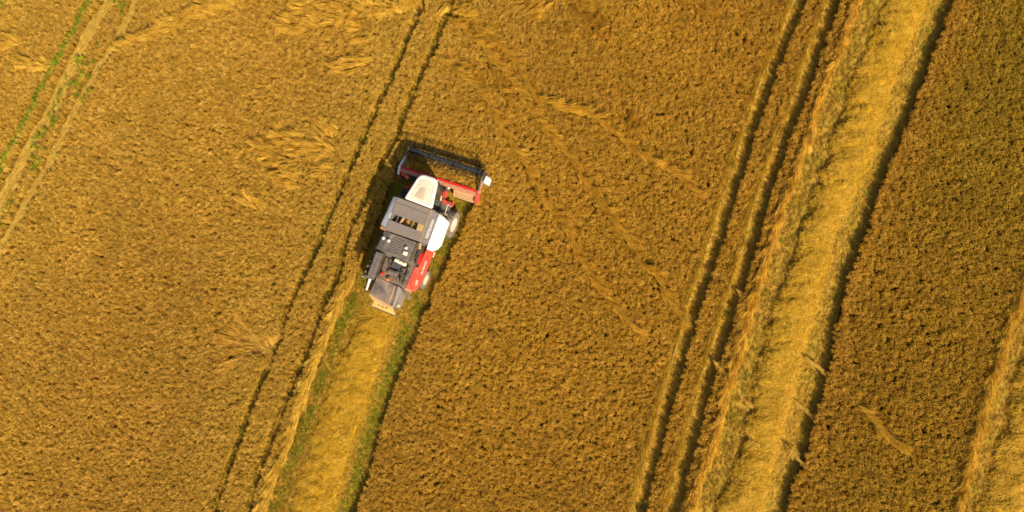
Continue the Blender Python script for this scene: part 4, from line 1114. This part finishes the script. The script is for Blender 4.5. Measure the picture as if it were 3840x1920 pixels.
MB().hexa([(2.74, 3.22, .5), (3.10, 3.18, .5), (3.12, 3.66, .5), (2.80, 3.74, .5), (2.74, 3.22, 1.16), (3.08, 3.18, 1.16), (3.10, 3.66, 1.20), (2.80, 3.74, 1.22)]).build('drive_cover', P_white, header, .07, label='bright white drive cover at the right end of the header')
b = MB(); b.hexa([(-3.28, 2.52, .7), (-3.10, 2.60, .7), (-2.92, 3.50, .8), (-3.02, 3.52, .8), (-3.28, 2.52, 1.08), (-3.10, 2.60, 1.12), (-2.92, 3.50, 1.14), (-3.02, 3.52, 1.12)]); b.build('belt_cover', P_white, header, .03, label='long white belt cover at the left end of the header')
b = MB(); b.hexa([(-3.20, 2.0, .6), (-3.02, 2.0, .6), (-3.10, 2.60, .6), (-3.30, 2.56, .6), (-3.20, 2.0, 1.02), (-3.02, 2.0, 1.02), (-3.08, 2.60, 1.1), (-3.30, 2.56, 1.06)]); b.build('belt_cover', P_white, header, .04, label='short white belt cover behind the long one')
MB().tube([(-2.85, 2.15, 1.0), (-2.5, 2.05, 1.05), (-2.35, 2.0, 1.0)], .13, 10).build('drive_motor', P_red, header, smooth=True)
MB().lathe((-2.38, 1.98, 1.0), [(0, .11), (.16, .09), (.17, .01)], 12, 'z').build('drive_cap', P_orange, header)
MB().lathe((.62, 2.18, .9), [(0, .07), (.14, .08), (.16, .01)], 10, 'z').build('hydraulic_knob', P_bottle, header)
for x in (-2.62, .62, -.95):
    MB().hexa([(x - .03, 2.60, .95), (x + .05, 2.60, .95), (x + .05, 2.82, .85), (x - .03, 2.82, .85), (x - .03, 2.60, 1.05), (x + .05, 2.60, 1.05), (x + .05, 2.82, .92), (x - .03, 2.82, .92)]).build('sheet_bracket', P_dusty, header, .005)
# reel
reel = MB().lathe((0, 3.78, 1.42), [(-2.66, .02), (-2.65, .17), (2.52, .17), (2.53, .02)], 20, 'x').build('reel_tube', P_slate, header, smooth=True, label='thick slate grey centre tube of the reel')
RR = .56; ph = .30
bats = [(3.78 + RR * math.cos(ph + k * math.pi / 3), 1.42 + RR * math.sin(ph + k * math.pi / 3)) for k in range(6)]
for y, z in bats:
    MB().tube([(-2.72, y, z), (2.60, y, z)], .020, 6).build('reel_bat', P_batm, header)
b = MB()
for y, z in bats:
    for k in range(20):
        x = -2.66 + k * .268
        b.bar((x, y, z), (x + .01, y - .09, z - .24), .018, .010)
b.build('reel_tines', P_batm, header)['kind'] = 'stuff'
for x in (-2.72, -1.0, .82, 2.58):
    b = MB()
    for k, (y, z) in enumerate(bats):
        b.bar((x, 3.78, 1.42), (x, y, z), .035, .07)
        y2, z2 = bats[(k + 1) % 6]
        b.bar((x, y, z), (x, y2, z2), .025, .045)
    b.build('reel_spider', P_batm, header)
for x in (-2.86, 2.68):
    MB().bar((x, 2.55, 1.15), (x, 3.85, 1.48), .09, .10).build('reel_arm', P_rust if x > 0 else P_rust, header, .01)
    MB().tube([(x, 2.7, .75), (x, 3.35, 1.28)], .035, 8).build('lift_cylinder', P_silver, header)
MB().lathe((2.70, 3.78, 1.42), [(0, .26), (.05, .26), (.06, .01)], 20, 'x').build('reel_sprocket', P_black, header)

# cut wheat on the header floor and standing wheat inside the reel (lies on the header: its own thing)
nH = 1150
hx = RNG.uniform(-2.9, 2.55, nH); hy = RNG.uniform(2.66, 3.62, nH)
ca_, sa_ = FW[1], FW[0]
wx = O[0] + hx * ca_ + hy * sa_; wy = O[1] - hx * sa_ + hy * ca_
hz = .34 + .30 * np.clip((3.6 - hy), 0, 1) + RNG.uniform(0, .1, nH)
k_ = (hy > 2.84 + .10 * np.sin(hx * 5.5) + .10 * (np.abs(hx - 1.35) < .75) + .12 * (hx < -1.2)) 
hx, hy, wx, wy, hz = hx[k_], hy[k_], wx[k_], wy[k_], hz[k_]; nH = len(wx)
scatter('cut_wheat', wx, wy, hz, np.where(RNG.random(nH) < .35, LYING, STAND), RNG.uniform(.7, 1.35, nH), ROWA + math.pi + RNG.normal(size=nH) * .7, RNG.uniform(.9, 1.2, nH), RNG.uniform(.45, .6, nH), np.tile([1.0, 1.0, 1.0], (nH, 1)) * (1 + .1 * RNG.normal(size=(nH, 1))),
        'freshly cut wheat lying across the red header floor behind the reel', 'wheat')

# chaff and dust of straw lying on the decks
def to_world(lx, ly): return O[0] + lx * FW[1] + ly * FW[0], O[1] - lx * FW[0] + ly * FW[1]


cx_, cy_, cz_ = [], [], []
for x0, x1, y0, y1, z0, n_ in ((-1.45, .9, -.85, .15, 3.61, 26), (-1.45, .9, -1.95, -1.4, 3.61, 22), (-1.4, .5, -3.3, -3.05, 3.29, 16), (-1.3, .6, -4.9, -3.5, 2.5, 120), (-1.2, -.75, -4.7, -3.6, 2.72, 30), (-1.45, 0, -6.15, -5.05, 2.36, 40),
                           (-2.9, 2.6, 2.25, 2.45, 1.07, 50), (.95, 2.6, 1.85, 2.1, .62, 40), (.7, 1.3, .35, 1.0, 1.54, 18), (-2.1, -1.9, -5.0, -2.2, 2.7, 26), (-1.4, .3, -6.85, -6.5, 1.6, 50), (.45, .85, -3.4, -2.1, 3.12, 24)):
    cx_ += list(RNG.uniform(x0, x1, n_)); cy_ += list(RNG.uniform(y0, y1, n_)); cz_ += [z0] * n_
cx_, cy_, cz_ = map(np.array, (cx_, cy_, cz_)); wx, wy = to_world(cx_, cy_); n_ = len(wx)
scatter('loose_chaff', wx, wy, cz_, PILE, RNG.random(n_) * .15, RNG.uniform(0, 6.28, n_), RNG.uniform(.10, .26, n_), RNG.uniform(.2, .4, n_), np.tile([.6, .62, 1.8], (n_, 1)),
        'bits of chaff and straw lying on the lids and decks of the harvester', 'chaff')
